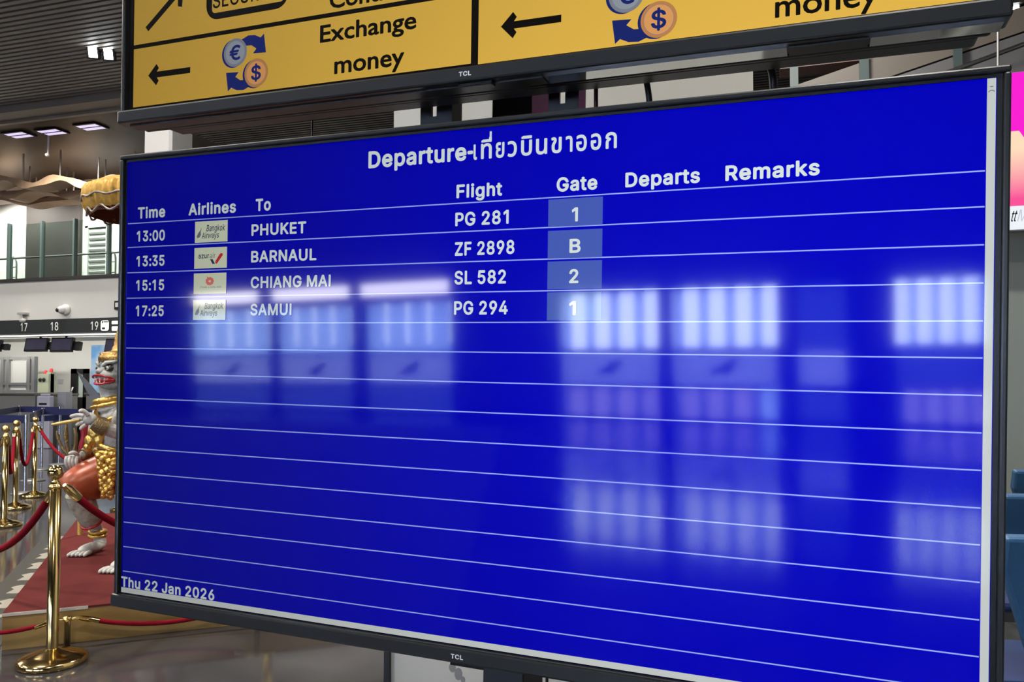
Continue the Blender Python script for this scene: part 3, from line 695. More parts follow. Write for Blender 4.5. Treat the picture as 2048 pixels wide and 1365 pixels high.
def coins(cx, cz, k):
    r = .0215 * k
    g = MB()
    def disc(ax, az, rr, y): return [(X_(ax + rr * math.cos(t)), y, Z_(s_(az + rr * math.sin(t)))) for t in [2 * math.pi * i / 36 for i in range(36)]]
    ex, ez = cx - .0195 * k, cz + .0175 * k
    dx, dz = cx + .0195 * k, cz - .0175 * k
    def swirl(sgn):
        pts = [(-.008, .036), (.004, .0405), (.016, .0395), (.0265, .0345), (.0325, .0395), (.0365, .0110), (.0130, .0125), (.0190, .0190), (.0100, .0250), (-.008, .026)]
        g.poly([(X_(cx + sgn * a * k), y2, Z_(s_(cz + sgn * b * k))) for a, b in pts], 0)
    swirl(1); swirl(-1)
    g.poly(disc(ex - .0035 * k, ez - .001 * k, r, y2 - .0001), 0); g.poly(disc(dx - .0035 * k, dz - .001 * k, r, y2 - .0001), 0)
    g.poly(disc(ex, ez, r, y3), 2); g.poly(disc(dx, dz, r, y3), 4)
    g.poly(disc(ex, ez, r * .84, y3 - .0001), 5); g.poly(disc(ex, ez, r * .81, y3 - .0002), 1)
    g.poly(disc(dx, dz, r * .84, y3 - .0001), 5); g.poly(disc(dx, dz, r * .81, y3 - .0002), 3)
    g.m = [2 if m_ == 5 and i % 2 == 0 else m_ for i, m_ in enumerate(g.m)]
    g.m = [4 if m_ == 5 else m_ for m_ in g.m]
    o = g.build('coin_symbol', [S_navy, S_silver, S_silverd, S_coin, S_coind], ss)
    text('coin_mark', '€', X_(ex - .0105 * k), X_(ex + .0100 * k), Z_(s_(ez - .0115 * k)), .0225 * k, y3 - .0005, S_navy, o, bold=.018)
    text('coin_mark', '$', X_(dx - .0090 * k), X_(dx + .0090 * k), Z_(s_(dz - .0105 * k)), .0215 * k, y3 - .0005, S_navy, o, bold=.018)
coins(.2310, .1323, 1.0)
coins(.8297, .1293, 1.04)

# stand that carries both screens
def LOC(x, y, z): return TL + EX * x + (-EN) * y + EZ * z
stand = empty('screen_stand', (LOC(.66, .14, 0).x, LOC(.66, .14, 0).y, 0), 0, 'black floor stand with slotted brackets carrying both televisions', 'stand')
def stand_part(mb, name, m, bevel=.002): return mb.build(name, m, stand, bevel=bevel)
SL = stand.location
def LP(u, v, y):     # point seen at a pixel on the plane y metres behind the board's display
    d = ray(u, v); o = TL - EN * y
    return CAM + d * ((o - CAM).dot(EN) / d.dot(EN))
def lx(u, v, y): return (LP(u, v, y) - TL).dot(EX)
def lz(u, v, y): return (LP(u, v, y) - TL).dot(EZ)
LM = Matrix(((EX.x, -EN.x, EZ.x, TL.x - SL.x), (EX.y, -EN.y, EZ.y, TL.y - SL.y), (EX.z, -EN.z, EZ.z, TL.z - SL.z), (0, 0, 0, 1)))
pa0 = LP(988, 225, .155) - SL; pa1 = LP(1068, 215, .155) - SL
RZ = Matrix.Translation(((pa0.x + pa1.x) / 2, (pa0.y + pa1.y) / 2 + .045, 0)) @ Matrix.Rotation(math.atan2(EX.y, EX.x), 4, 'Z')
hwp = (pa1 - pa0).length / 2
LEAN = Matrix.Identity(4); LEAN[0][2] = .016; LEAN[0][3] = -.016 * 1.85
stand_part(MB().box(-hwp, hwp, -.045, .045, .02, 2.45, M=RZ @ LEAN), 'pole', M_black)
stand_part(MB().box(-.40, .40, -.32, .32, 0, .02, M=RZ), 'base_plate', M_black)
YB = .094
for (u0, u1, us, vs, v) in ((841, 899, 868, 233, 225), (1097, 1152, 1124.5, 207, 200)):
    bx0, bx1, sl = lx(u0, v, YB), lx(u1, v, YB), lx(us, v, YB)
    zs = lz(us, vs, YB); hw = .0042
    b = MB()
    z = -.62
    for zl in (-.52, -.32, -.12, zs, zs + .14, zs + .34, zs + .54):       # solid strip, then a slot
        b.box(bx0, bx1, YB, YB + .005, z, zl, M=LM)
        b.box(bx0, sl - hw, YB, YB + .005, zl, zl + .05, M=LM); b.box(sl + hw, bx1, YB, YB + .005, zl, zl + .05, M=LM)
        z = zl + .05
    b.box(bx0, bx1, YB, YB + .005, z, zs + .62, M=LM)
    b.box(bx1, bx1 + .004, YB, YB + .035, -.62, zs + .62, M=LM)
    stand_part(b, 'slotted_bracket', M_black, 0)
xa, xb = lx(835, 225, YB), lx(1160, 200, YB)
for (z0, z1) in ((-.30, -.24), (.36, .42)):
    stand_part(MB().box(xa, xb, YB + .006, YB + .05, z0, z1, M=LM), 'cross_bar', M_black)

def cable(pts, r, label, m=M_black):
    o = MB().tube(pts, r, 8)
    p = Vector(pts[0])
    return tag(o.build('power_cable', m, off=p), label, 'cable')
def smooth(pts, n=5):
    out = []
    for i in range(len(pts) - 1):
        p0 = Vector(pts[max(i - 1, 0)]); p1 = Vector(pts[i]); p2 = Vector(pts[i + 1]); p3 = Vector(pts[min(i + 2, len(pts) - 1)])
        for k in range(n):
            t = k / n
            out.append(.5 * ((2 * p1) + (p2 - p0) * t + (2 * p0 - 5 * p1 + 4 * p2 - p3) * t * t + (3 * p1 - p0 - 3 * p2 + p3) * t ** 3))
    out.append(Vector(pts[-1])); return out
cable(smooth([LP(1282, 120, .10), LP(1290, 150, .10), LP(1296, 180, .10), LP(1300, 215, .10)]), .0042, 'thick black cable hanging just right of the right slotted bracket')
cable(smooth([LP(1528, 100, .10), LP(1537, 125, .10), LP(1545, 150, .10), LP(1548, 190, .10)]), .0050, 'thick curved black cable at the pillar edge between the two televisions')
cable(smooth([LP(626, 215, .10), LP(625, 245, .10), LP(624, 285, .10)]), .0016, 'thin black cable between the televisions against the slatted ceiling')
cable(smooth([LP(1193, 140, .10), LP(1192, 180, .10), LP(1192, 225, .10)]), .0030, 'dark red and black cable beside the right slotted bracket', mat('red_black_cable', (.07, .006, .008), .4, noise=(30, .1)))
cable(smooth([LP(1094, 1345, .12), LP(1094, 1372, .12), LP(1096, 1420, .12)]), .0022, 'thin black cable hanging below the departures board beside the pole')
# bundle under the yellow sign on its right half
cb = smooth([LP(1500, 118, .06), LP(1580, 112, .055), LP(1600, 104, .06), LP(1680, 100, .06), LP(1730, 90, .06)])
cable(cb, .007, 'bundle of black cables tied under the right half of the yellow sign')

# ------------------------------------------------------------------ platform with carpet
A = G(0, 1302); B = G(480, 1250)
e1 = (B - A).normalized()
t1 = G(5, 1228, .19); t2 = G(102, 1043, .19)
e2 = (t2 - t1).normalized(); e2 = (e2 - e1 * e2.dot(e1)).normalized()
ang = math.atan2(e1.y, e1.x)
plat = empty('display_platform', (A.x, A.y, 0), ang, 'low gold platform topped with red carpet under the guardian statue', 'platform')
x0 = (t1 - A).dot(e1)
MB().box(x0, 3.3, .0, 3.4, 0, .18).build('plinth', M_goldface, plat)
MB().box(x0, 3.3, -.004, 3.4, .18, .192).build('carpet', M_carpet, plat)
MB().box(x0, x0 + .40, -.008, -.004, .176, .192).build('edge_strip', mat('cream_edge', (.62, .56, .46), .5), plat)
M_inlay = mat('floor_inlay_dark', (.05, .05, .045), .3)
M_motif = mat('floor_inlay_cream', (.36, .33, .27), .4)
PL = Matrix.Translation((A.x, A.y, 0)) @ Matrix.Rotation(ang, 4, 'Z')
tr = MB(); tr.box(x0 - .30, x0 - .02, .0, 3.6, 0, .004, 0, M=PL)
for k in range(9):
    yk = .25 + k * .38
    tr.prism([PL @ Vector((x0 - .16 + a, yk + b, .0045)) for a, b in ((-.05, -.10), (.02, -.13), (.05, -.06), (.03, .02), (.06, .09), (.0, .12), (-.05, .07), (-.02, .0))], (0, 0, .002), 1)
structure(tr.build('trim_3', [M_inlay, M_motif]))

# ------------------------------------------------------------------ brass stanchions and ropes
def make_stanchion(name, loc, label, group='brass rope stanchions'):
    r = empty(name, loc, 0, label, 'stanchion', group)
    MB().lathe([(0, .0), (.156, .0), (.160, .008), (.160, .026), (.150, .034), (.10, .052), (.045, .066), (.032, .075), (0, .078)], seg=40).build('base', M_brass, r)
    MB().lathe([(.028, .06), (.028, .875), (0, .876)], seg=24).build('pole', M_brass, r)
    MB().lathe([(.0, .872), (.032, .872), (.034, .880), (.027, .888), (.022, .893), (.024, .900), (.015, .908), (.013, .918), (.021, .924), (.013, .929)], seg=24).ball((0, 0, .950), .038, 20, 14).build('finial', M_brass, r)
    return r
proto = make_stanchion('rope_stanchion', G(104, 1327), 'nearest brass stanchion, standing in front of the gold platform edge')
S_far = []
for (u, v), lb in (((8, 1053), 'brass stanchion at the left photo edge, second nearest of the row'), ((30, 1018), 'brass stanchion third nearest of the row on the left'), ((68, 994), 'farthest brass stanchion of the row, in front of the check-in barriers')):
    c = copy_tree(proto); c.location = G(u, v); c['label'] = lb; S_far.append(c)
def make_rope(a, b, sag, label, r=.019, group='red velvet ropes'):
    a = Vector(a); b = Vector(b)
    root = empty('velvet_rope', a, 0, label, 'rope', group)
    pts = [p - a for p in catenary(a, b, sag, 22)]
    n = len(pts)
    MB().tube(pts, r, 12).build('rope', M_rope, root)
    for q0, q1 in ((pts[0], pts[1]), (pts[-1], pts[-2])):
        dq = (q1 - q0).normalized(); seg = [q0 - dq * .03, q0, q0 + dq * .05, q0 + dq * .085]
        MB().tube(seg, [r * .5, r * 1.15, r * 1.25, r * 1.15], 12).build('brass_end', M_brass, root)
    return root
s0 = Vector(proto.location); zt = .872
sf = [Vector(c.location) for c in S_far]
def top(v, dx=0, dy=0): return Vector((v.x + dx, v.y + dy, .86))
make_rope(top(s0) + (top(sf[0]) - top(s0)).normalized() * .06 + Vector((0, 0, 0)), top(s0) + Vector((-1.62, .55, -.02)), .40, 'red velvet rope sagging left from the nearest brass stanchion')
make_rope(top(s0) + e2 * .055 + e1 * .05, top(s0) + e1 * 1.15 + e2 * 1.2 + Vector((0, 0, .192)), .43, 'red velvet rope crossing the carpet in front of the statue leg')
make_rope(top(sf[0], -.03), top(sf[0]) + Vector((-1.5, .2, 0)), .42, 'red velvet rope hanging off the left photo edge')
make_rope(top(sf[1], .03), top(sf[2], -.03), .42, 'red velvet rope between the two farthest brass stanchions')
make_rope(top(sf[2], .05), top(sf[2]) + Vector((1.9, -.55, 0)), .40, 'red velvet rope sagging right from the farthest brass stanchion')
make_rope(top(sf[0], .03), top(sf[1], -.03), .40, 'red velvet rope between the second and third brass stanchions')
for p, lb in ((s0 + Vector((-1.62, .55, 0)), 'brass stanchion just outside the left photo edge holding the nearest rope'),
              (s0 + e1 * 1.15 + e2 * 1.2, 'brass stanchion on the carpet hidden behind the departures board'),
              (sf[0] + Vector((-1.5, .2, 0)), 'farther brass stanchion outside the left photo edge'),
              (sf[2] + Vector((1.9, -.55, 0)), 'brass stanchion behind the statue at the end of the farthest rope')):
    c = copy_tree(proto); c.location = (p.x, p.y, .192 if 'carpet' in lb else 0); c['label'] = lb
# solid post and swag standing in for a reflection in the gold platform face
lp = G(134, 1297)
low = empty('reflected_post_standin', lp, 0, 'short brass post standing in for a reflection in the gold platform face', 'post')
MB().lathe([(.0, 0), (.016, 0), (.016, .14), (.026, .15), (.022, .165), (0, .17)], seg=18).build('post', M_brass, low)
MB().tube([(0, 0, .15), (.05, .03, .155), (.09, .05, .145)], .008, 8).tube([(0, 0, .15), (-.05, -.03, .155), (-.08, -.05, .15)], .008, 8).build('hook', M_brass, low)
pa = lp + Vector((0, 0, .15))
for d_, lb in ((.96, 'added short brass post at the far end of the stand-in rope, hidden below the board'), (-.54, 'added short brass post at the left end of the low stand-in rope')):
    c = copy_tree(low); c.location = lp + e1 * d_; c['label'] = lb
make_rope(pa + e1 * .07, pa + e1 * .92, .07, 'low red rope standing in for a rope reflection in the gold platform face', .013)
make_rope(pa - e1 * .07, pa - e1 * .50, .035, 'short red stand-in rope for a reflection behind the nearest brass stanchion', .011)

# ------------------------------------------------------------------ guardian statue
M_skin = mat('statue_white', (.62, .60, .55), .45, noise=(22, .72, 6), bump=(40, .5))
M_face = mat('statue_face', (.58, .60, .55), .35, noise=(30, .30, 4))
M_mouth = mat('statue_mouth', (.36, .012, .02), .25)
M_orange = mat('statue_cloth', (.44, .075, .018), .35, noise=(16, .55, 5), metal=.1)
M_patt = mat('statue_leggings', (.55, .53, .42), .5, noise=(24, .45, 2))
M_blade = mat('grey_blade', (.085, .08, .075), .4, metal=.2)
M_bronze = mat('bronze_ornament', (.22, .15, .07), .4, metal=.7, bump=(80, .6))
DS = 5.78
def S(u, v, d=0.0): return D(u, v, DS + d)
sbase = G(205, 1095, .192)
statue = empty('guardian_statue', sbase, 0, 'white masked temple guardian statue with gold ornaments and orange cloth on red carpet', 'statue')
IM = Matrix.Translation(-sbase)
def skin_body(name, joints, edges, m, parent, root=0):
    me = bpy.data.meshes.new(name)
    me.from_pydata([tuple(j[0]) for j in joints], edges, [])
    o = bpy.data.objects.new(name, me); COL.objects.link(o)
    md = o.modifiers.new('skin', 'SKIN'); md.use_smooth_shade = True
    if not me.skin_vertices: me.skin_vertices.new()
    for i, j in enumerate(joints):
        rr = j[1] if isinstance(j[1], tuple) else (j[1], j[1])
        me.skin_vertices[0].data[i].radius = rr
        me.skin_vertices[0].data[i].use_root = (i == root)
    sb = o.modifiers.new('sub', 'SUBSURF'); sb.levels = 2; sb.render_levels = 2
    dg = bpy.context.evaluated_depsgraph_get()
    m2 = bpy.data.meshes.new_from_object(o.evaluated_get(dg))
    bpy.data.objects.remove(o)
    for p in m2.polygons: p.use_smooth = True
    m2.materials.clear(); m2.materials.append(m); m2.name = name
    off = Vector(parent.location)
    for v in m2.vertices: v.co -= off
    o = bpy.data.objects.new(name, m2)
    return link(o, parent)
fA = G(203, 1092, .225); tA = G(160, 1107, .215)
fB = G(262, 1125, .225); tB = G(226, 1139, .215)
J = [(S(242, 925), .125), (S(238, 885), .125), (S(233, 838), (.16, .145)), (S(226, 800), .085), (S(221, 782), .075), (S(220, 752, -.01), .105), (S(222, 724, .0), .085),
     # near arm
     (S(258, 824, -.14), .068), (S(243, 868, -.24), .055), (S(212, 858, -.32), .048), (S(182, 842, -.36), .040),
     # far arm
     (S(204, 818, .12), .068), (S(190, 862, .15), .055), (S(188, 905, .10), .046), (S(160, 912, .0), .036),
     # leg on the left
     (S(222, 948, -.02), .105), (S(160, 972, -.16), .078), (S(180, 1030, -.05), .058), (S(196, 1068, .02), .042), (fA, .046), (tA, .028),
     # leg on the right
     (S(262, 948, -.03), .105), (S(300, 985, -.25), .078), (S(280, 1060, -.3), .055), (fB + Vector((0, 0, .10)), .042), (fB, .046), (tB, .028)]
E_ = [(0, 1), (1, 2), (2, 3), (3, 4), (4, 5), (5, 6), (2, 7), (7, 8), (8, 9), (9, 10), (2, 11), (11, 12), (12, 13), (13, 14), (0, 15), (15, 16), (16, 17), (17, 18), (18, 19), (19, 20), (0, 21), (21, 22), (22, 23), (23, 24), (24, 25), (25, 26)]
skin_body('body', J, E_, M_skin, statue)
def sbuild(mb, name, m, bevel=0): 
    mb.v = [tuple(IM @ Vector(p)) for p in mb.v]
    return mb.build(name, m, statue, bevel)
def frame_z(d):
    d = Vector(d).normalized(); u = d.cross(Vector((0, 0, 1)) if abs(d.z) < .9 else Vector((1, 0, 0))).normalized(); w = d.cross(u)
    return Matrix(((u.x, w.x, d.x), (u.y, w.y, d.y), (u.z, w.z, d.z)))
# pointing hand
h = MB(); c = S(176, 838, -.37)
h.ball(c, (.062, .030, .044), 14, 10, M=Matrix.Rotation(YAW, 3, 'Z'))
for (a, b, r) in (((168, 832), (140, 834), .0145), ((166, 838), (143, 842), .014), ((168, 845), (152, 852), .014), ((172, 850), (160, 860), .013)):
    p = S(*a, -.39); q = S(*b, -.40)
    h.tube(smooth([p, p.lerp(q, .5) + Vector((0, 0, .006)), q], 4), [r] * 6 + [r * .95, r * .85, r * .5], 10)
p = S(176, 830, -.40); h.tube(smooth([p, S(166, 822, -.42), S(158, 824, -.43)], 4), [.015] * 6 + [.014, .012, .008], 10)
sbuild(h, 'pointing_hand', M_skin)
# gripping hand
h = MB(); c = S(146, 920, -.02)
h.ball(c, (.058, .04, .045), 14, 10, M=Matrix.Rotation(YAW, 3, 'Z'))
for k in range(4):
    p = S(134 + k * 7, 914, -.06)
    h.tube(smooth([p, S(132 + k * 7, 924, -.075), S(136 + k * 7, 935, -.06), S(142 + k * 6, 934, -.03)], 4), [.0135] * 10 + [.012, .010, .007], 10)
h.tube(smooth([S(156, 912, -.05), S(148, 906, -.075), S(138, 908, -.08)], 4), [.015] * 6 + [.014, .012, .008], 10)
sbuild(h, 'gripping_hand', M_skin)
# mask
FD = (-RT * .50 - Vector((FW.x, FW.y, 0)).normalized() * .86).normalized()
FS = FD.cross(Vector((0, 0, 1))).normalized()      # to the face's own side
def fp(a, b, c): return hc + FS * a + FD * b + Vector((0, 0, c))
hc = S(235, 744, -.02)
FM = Matrix(((FS.x, FD.x, 0), (FS.y, FD.y, 0), (0, 0, 1)))
mk = MB().ball(hc, (.120, .128, .125), 24, 16, M=FM)
mk.ball(fp(0, .075, -.030), (.092, .075, .058), 20, 12, M=FM).ball(fp(0, .050, -.095), (.080, .075, .035), 18, 10, M=FM)
mk.ball(fp(0, .135, .0), (.028, .028, .022), 12, 8, M=FM)
for sx in (-1, 1):
    mk.tube([fp(sx * .02, .128, .040), fp(sx * .05, .122, .062), fp(sx * .085, .095, .066), fp(sx * .105, .06, .082)], [.010, .014, .012, .005], 10)
    mk.tube([fp(sx * .112, -.01, .0), fp(sx * .15, -.03, .05), fp(sx * .165, -.045, .10)], [.03, .024, .004], 10)
sbuild(mk, 'mask', M_face)
mo = MB()
def lip(zc, zr, rr, d0, half):
    mo.tube([fp(half * math.sin(t), d0 + .055 * math.cos(t), zc + zr * math.cos(2 * t)) for t in [math.radians(-88 + 11 * i) for i in range(17)]], [rr * (.45 + .55 * math.cos(math.radians(-88 + 11 * i))) for i in range(17)], 10)
mo.ball(fp(0, .092, -.062), (.092, .058, .026), 22, 10, M=FM)
lip(-.036, .010, .009, .100, .104); lip(-.082, -.008, .008, .092, .098)
sbuild(mo, 'mouth', M_mouth)
te = MB()
for sx in (-1, -.4, .4, 1):
    te.lathe([(.008, 0), (.005, -.018), (.0, -.034)], fp(sx * .055, .152 - .02 * abs(sx), -.046), 10)
    te.lathe([(.0, .026), (.005, .014), (.007, 0)], fp(sx * .042, .150 - .02 * abs(sx), -.078), 10)
sbuild(te, 'teeth', mat('ivory', (.75, .70, .6), .3))
for sx in (-1, 1):
    ey = MB().ball(fp(sx * .052, .098, .024), (.040, .024, .030), 16, 10, M=FM, mi=1).ball(fp(sx * .052, .110, .024), (.026, .018, .018), 14, 8, M=FM, mi=0).ball(fp(sx * .052, .124, .024), (.012, .008, .012), 12, 8, M=FM, mi=1)
    sbuild(ey, 'eye', [mat('eye_white', (.6, .58, .5), .3), mat('eye_dark', (.03, .04, .035), .2)])
cr = MB().lathe([(.112, .070), (.122, .076), (.124, .100), (.120, .112), (.112, .116), (.116, .132), (.096, .140), (.060, .146), (.040, .152), (.036, .175), (.026, .19), (.024, .24), (.014, .27), (.0, .33)], hc, 32, wob=lambda a, k: .025 * math.cos(a * 16))
sbuild(cr, 'crown', mat('crown_bronze_gold', (.42, .25, .08), .35, metal=.8, bump=(60, .6)))
# collar, sashes, belt, bracers, anklet
def ring(c, d, r, t, mb, n=26, squash=1.0, wob=0):
    Mx = frame_z(d)
    pts = [Vector(c) + Mx @ Vector((r * math.cos(2 * math.pi * i / n), r * squash * math.sin(2 * math.pi * i / n), 0)) for i in range(n + 1)]
    mb.tube(pts, [t * (1 + (.25 if i % 2 else 0) * (1 if wob else 0)) for i in range(n + 1)], 8, caps=False)
or_ = MB()
ring(S(226, 799, -.01), (J[2][0] - J[4][0]), .112, .020, or_, wob=1)
ring(S(229, 808, -.02), (J[2][0] - J[4][0]), .150, .012, or_, wob=1)
sbuild(or_, 'collar', M_gold)
sa_ = MB()
ring(S(236, 850, 0), (.55, .1, .75), .165, .018, sa_, wob=1); ring(S(236, 850, 0), (-.55, .0, .75), .165, .014, sa_, wob=1)
sbuild(sa_, 'chest_sash', M_gold)
bl = MB(); ring(S(238, 893, 0), (.32, .05, 1), .148, .017, bl, wob=1); ring(S(239, 906, 0), (.1, .05, 1), .15, .022, bl, wob=1)
sbuild(bl, 'belt', M_gold)
br = MB().tube([S(214, 858, -.32), S(200, 851, -.34), S(188, 845, -.355)], [.060, .062, .050], 14)
sbuild(br, 'bracer', M_bronze)
br = MB().tube([S(188, 900, .10), S(176, 908, .06), S(165, 911, .02)], [.055, .056, .044], 14)
sbuild(br, 'bracer', M_bronze)
an = MB(); ring(S(195, 1064, .02), (0, 0, 1), .052, .013, an, wob=1); ring(S(195, 1072, .02), (0, 0, 1), .052, .012, an, wob=1)
sbuild(an, 'anklet', M_gold)
lg_ = MB().tube([S(156, 985, -.16), S(166, 1008, -.12), S(178, 1035, -.06), S(183, 1045, -.04)], [.085, .088, .074, .066], 16)
sbuild(lg_, 'legging', M_patt)
lr = MB(); ring(S(183, 1046, -.04), S(183, 1046, -.04) - S(166, 1008, -.12), .068, .010, lr)
sbuild(lr, 'legging_hem', M_mouth)
for (hl, to, sd) in ((fA, tA, 1), (fB, tB, -1)):
    ft = MB()
    d0_ = (to - hl); d0_.z = 0; L_ = d0_.length; d0_.normalize(); n0 = Vector((-d0_.y, d0_.x, 0))
    MT = Matrix(((d0_.x, n0.x, 0), (d0_.y, n0.y, 0), (0, 0, 1)))
    ft.ball(Vector((hl.x, hl.y, .232)) + d0_ * L_ * .45, (L_ * .62, .052, .036), 18, 10, M=MT)
    for k in range(5):
        p = Vector((hl.x, hl.y, .214)) + d0_ * (L_ * (.92 - .03 * k)) + n0 * (k - 2) * .021
        ft.tube([p, p + d0_ * .035 + n0 * (k - 2) * .004, p + d0_ * .062 + n0 * (k - 2) * .006 - Vector((0, 0, .006)), p + d0_ * .075 + n0 * (k - 2) * .006 - Vector((0, 0, .009))], [.018, .0165, .013, .006], 10)
    sbuild(ft, 'bare_foot', M_skin)
# orange breeches
tq = MB()
def wobr(n, k): return [r * (1 + .0) for r in n]
tq.tube(smooth([S(240, 925), S(222, 945, -.02), S(190, 958, -.09), S(160, 970, -.16), S(146, 984, -.18)], 4), [.15, .155, .16, .162, .162, .16, .155, .15, .148, .145, .14, .135, .13, .128, .125, .122, .115], 20)
tq.tube(smooth([S(242, 925), S(262, 945, -.03), S(285, 968, -.15), S(302, 986, -.26)], 4), [.15, .155, .16, .16, .158, .155, .15, .148, .145, .14, .135, .13, .12], 20)
sbuild(tq, 'breeches', M_orange)
hm = MB(); ring(S(148, 984, -.18), S(146, 984, -.18) - S(168, 968, -.14), .118, .014, hm)
sbuild(hm, 'breeches_hem', mat('orange_hem', (.55, .13, .03), .3))
ap = MB()
for k in range(46):
    t = k / 45
    u = 214 + 16 * math.sin(k * 2.4) * (1 - .55 * t); v = 908 + 86 * t
    ap.ball(S(u, v, -.20 - .012 * (k % 3)), (.030 - .012 * t, .03, .026), 10, 6, M=Matrix.Rotation(YAW + k, 3, 'Z'))
sbuild(ap, 'gold_apron', M_gold)
ch_ = MB()
for (u, v, r) in ((188, 868, .05), (180, 882, .045), (196, 880, .05), (176, 895, .03), (202, 868, .045)):
    ch_.ball(S(u, v, -.12), (r, .03, r), 12, 8)
sbuild(ch_, 'gold_pendant', M_gold)
# held items: separate things
def held(mb, name, m, label, cat, at):
    o = mb.build(name, m, off=at); return tag(o, label, cat)
bl_ = MB()
q0, q1 = S(154, 744, .16), S(205, 812, .14)
d_ = (q1 - q0).normalized(); nn = d_.cross(FW).normalized()
bl_.prism([q0, q0 + d_ * .16 - nn * .030, q1 - nn * .040, q1 + nn * .030, q0 + d_ * .10 + nn * .016], FW * .012)
held(bl_, 'sword', M_blade, 'dark grey sword blade raised behind the shoulder of the statue', 'sword', q1)
st_ = MB().tube([S(104, 850, -.40), S(128, 846, -.40), S(160, 840, -.40)], [.009, .012, .012], 10)
held(st_, 'gold_baton', mat('gold_paint', (.62, .42, .12), .4, metal=.6), 'short gold baton held under the statue\'s pointing hand', 'baton', S(150, 842, -.40))
tp = MB().tube([S(133, 848, -.03), S(132, 872, -.03), S(134, 890, -.03), S(142, 930, -.03)], [.008, .020, .014, .012], 12)
tp.tube(smooth([S(140, 915, -.03), S(124, 895, -.03), S(116, 875, -.03), S(114, 862, -.03)], 4), [.012] * 10 + [.010, .007, .003], 10)
tp.tube(smooth([S(142, 915, -.03), S(150, 895, -.03), S(152, 872, -.03), S(148, 856, -.03)], 4), [.012] * 10 + [.010, .007, .003], 10)
held(tp, 'trident', M_bronze, 'bronze three-pronged weapon gripped by the statue\'s lower hand', 'weapon', S(142, 930, -.03))
gp0 = G(160, 1070, .192)
gp = MB().tube([gp0, gp0 + Vector((0, 0, .62))], .021, 16)
held(gp, 'gold_pole', mat('gold_pole_paint', (.60, .38, .09), .4, metal=.5), 'plain gold pole standing on the carpet behind the bent leg', 'pole', gp0)
fb_ = MB(); fy = .36
f0 = S(168, 850, .30)
fb_.tube(smooth([S(168, 846, .3), S(170, 872, .3), S(164, 905, .3), S(168, 945, .3)], 4), [.022, .03, .032, .03, .028, .028, .03, .03, .028, .026, .026, .03, .02], 12)
held(fb_, 'red_ribbon', mat('red_satin', (.28, .01, .02), .4), 'red ribbon hanging behind the statue\'s arm beside the gold pole', 'ribbon', S(168, 945, .3))

# royal parasol
M_fringe = mat('gold_fringe', (.70, .40, .07), .5, noise=(26, .62, 3), metal=.25)
M_para = mat('parasol_lining', (.17, .045, .02), .7)
pcx = S(291, 412, .30); pz = pcx.z
par = empty('royal_parasol', (pcx.x, pcx.y, .192), 0, 'gold frilled ceremonial parasol with red brown lining above the statue', 'parasol')
h0 = pz - .192 - .09
MB().tube([(0, 0, 0), (0, 0, h0 + .36)], .018, 12).build('pole', M_gold, par)
R0 = .40
fr1 = lambda a, k: .034 * math.sin(a * 40 + k * .3) + .014 * math.sin(a * 17)
MB().lathe([(R0 * .90, h0 + .215), (R0 * 1.0, h0 + .20), (R0 * 1.05, h0 + .16), (R0 * 1.05, h0 + .11), (R0 * 1.02, h0 + .05), (R0 * .96, h0 + .01)], seg=176, wob=fr1).build('valance', M_fringe, par)
MB().lathe([(R0 * .95, h0 + .19), (R0 * .97, h0 + .10), (R0 * .93, h0 - .01)], seg=64, wob=lambda a, k: .02 * math.sin(a * 9)).build('lining', M_para, par)
MB().lathe([(.0, h0 + .30), (R0 * .4, h0 + .285), (R0 * .8, h0 + .245), (R0 * .97, h0 + .20)], seg=64).build('canopy', M_fringe, par)
tm_ = MB()
for (zz, rr, amp) in ((h0 + .095, 1.075, .010), (h0 + .0, .985, .022)):
    pts = [(R0 * rr * math.cos(t), R0 * rr * math.sin(t), zz + amp * math.sin(t * 14)) for t in [2 * math.pi * i / 120 for i in range(121)]]
    tm_.tube(pts, [.006 + .004 * (i % 2) for i in range(121)], 8, caps=False)
tm_.build('beaded_trim', mat('silver_trim', (.30, .26, .22), .45, metal=.4), par)

# ------------------------------------------------------------------ gallery railing
def xg(u, y): return Y(u, 520, y).x
M_gglass = glass_mat('rail_glass', (.74, .82, .79), .05)
M_gedge = mat('glass_edge', (.10, .145, .135), .35)
edges = [-60, 18, 84, 149, 217, 262]
RL = Vector((xg(110, 13.45), 13.45, 3.66))
rail = empty('gallery_railing', RL, 0, 'glass railing with greenish glass fins along the upper gallery edge', 'railing')
for k in range(len(edges) - 1):
    xa = xg(edges[k] + 3, 13.45); xb = xg(edges[k + 1] - 3, 13.45)
    zt_ = 4.86
    o = MB().box(xa, xb, 13.44, 13.46, 3.66, zt_)
    o.v = [tuple(Vector(p) - RL) for p in o.v]; o.build('glass_panel', M_gglass, rail)
for k, u in enumerate(edges[1:5]):
    xx = xg(u, 13.45)
    MB().box(xx - .024 - RL.x, xx + .024 - RL.x, -.04, .05, 0, 1.24).build('glass_fin', M_gedge, rail)
hr = empty('handrail', (xg(110, 13.9), 13.9, 3.66), 0, 'thin grey metal handrail with loop posts behind the gallery glass', 'handrail')
hx = hr.location.x
za = Y(30, 517, 13.9).z - 3.66
MB().tube([(-9, 0, za), (4.5, 0, za)], .022, 8).build('rail', M_steel, hr)
for u in (25, 222):
    xx = xg(u, 13.9) - hx
    MB().tube(smooth([(xx, 0, 0), (xx, 0, za - .02), (xx + .06, 0, za - .01), (xx + .12, 0, za - .12), (xx + .12, 0, 0)], 5), .018, 8).tube([(xx, 0, .13), (xx + .12, 0, .13)], .012, 6).tube([(xx, 0, za - .2), (xx + .12, 0, za - .2)], .012, 6).build('loop_post', M_steel, hr)
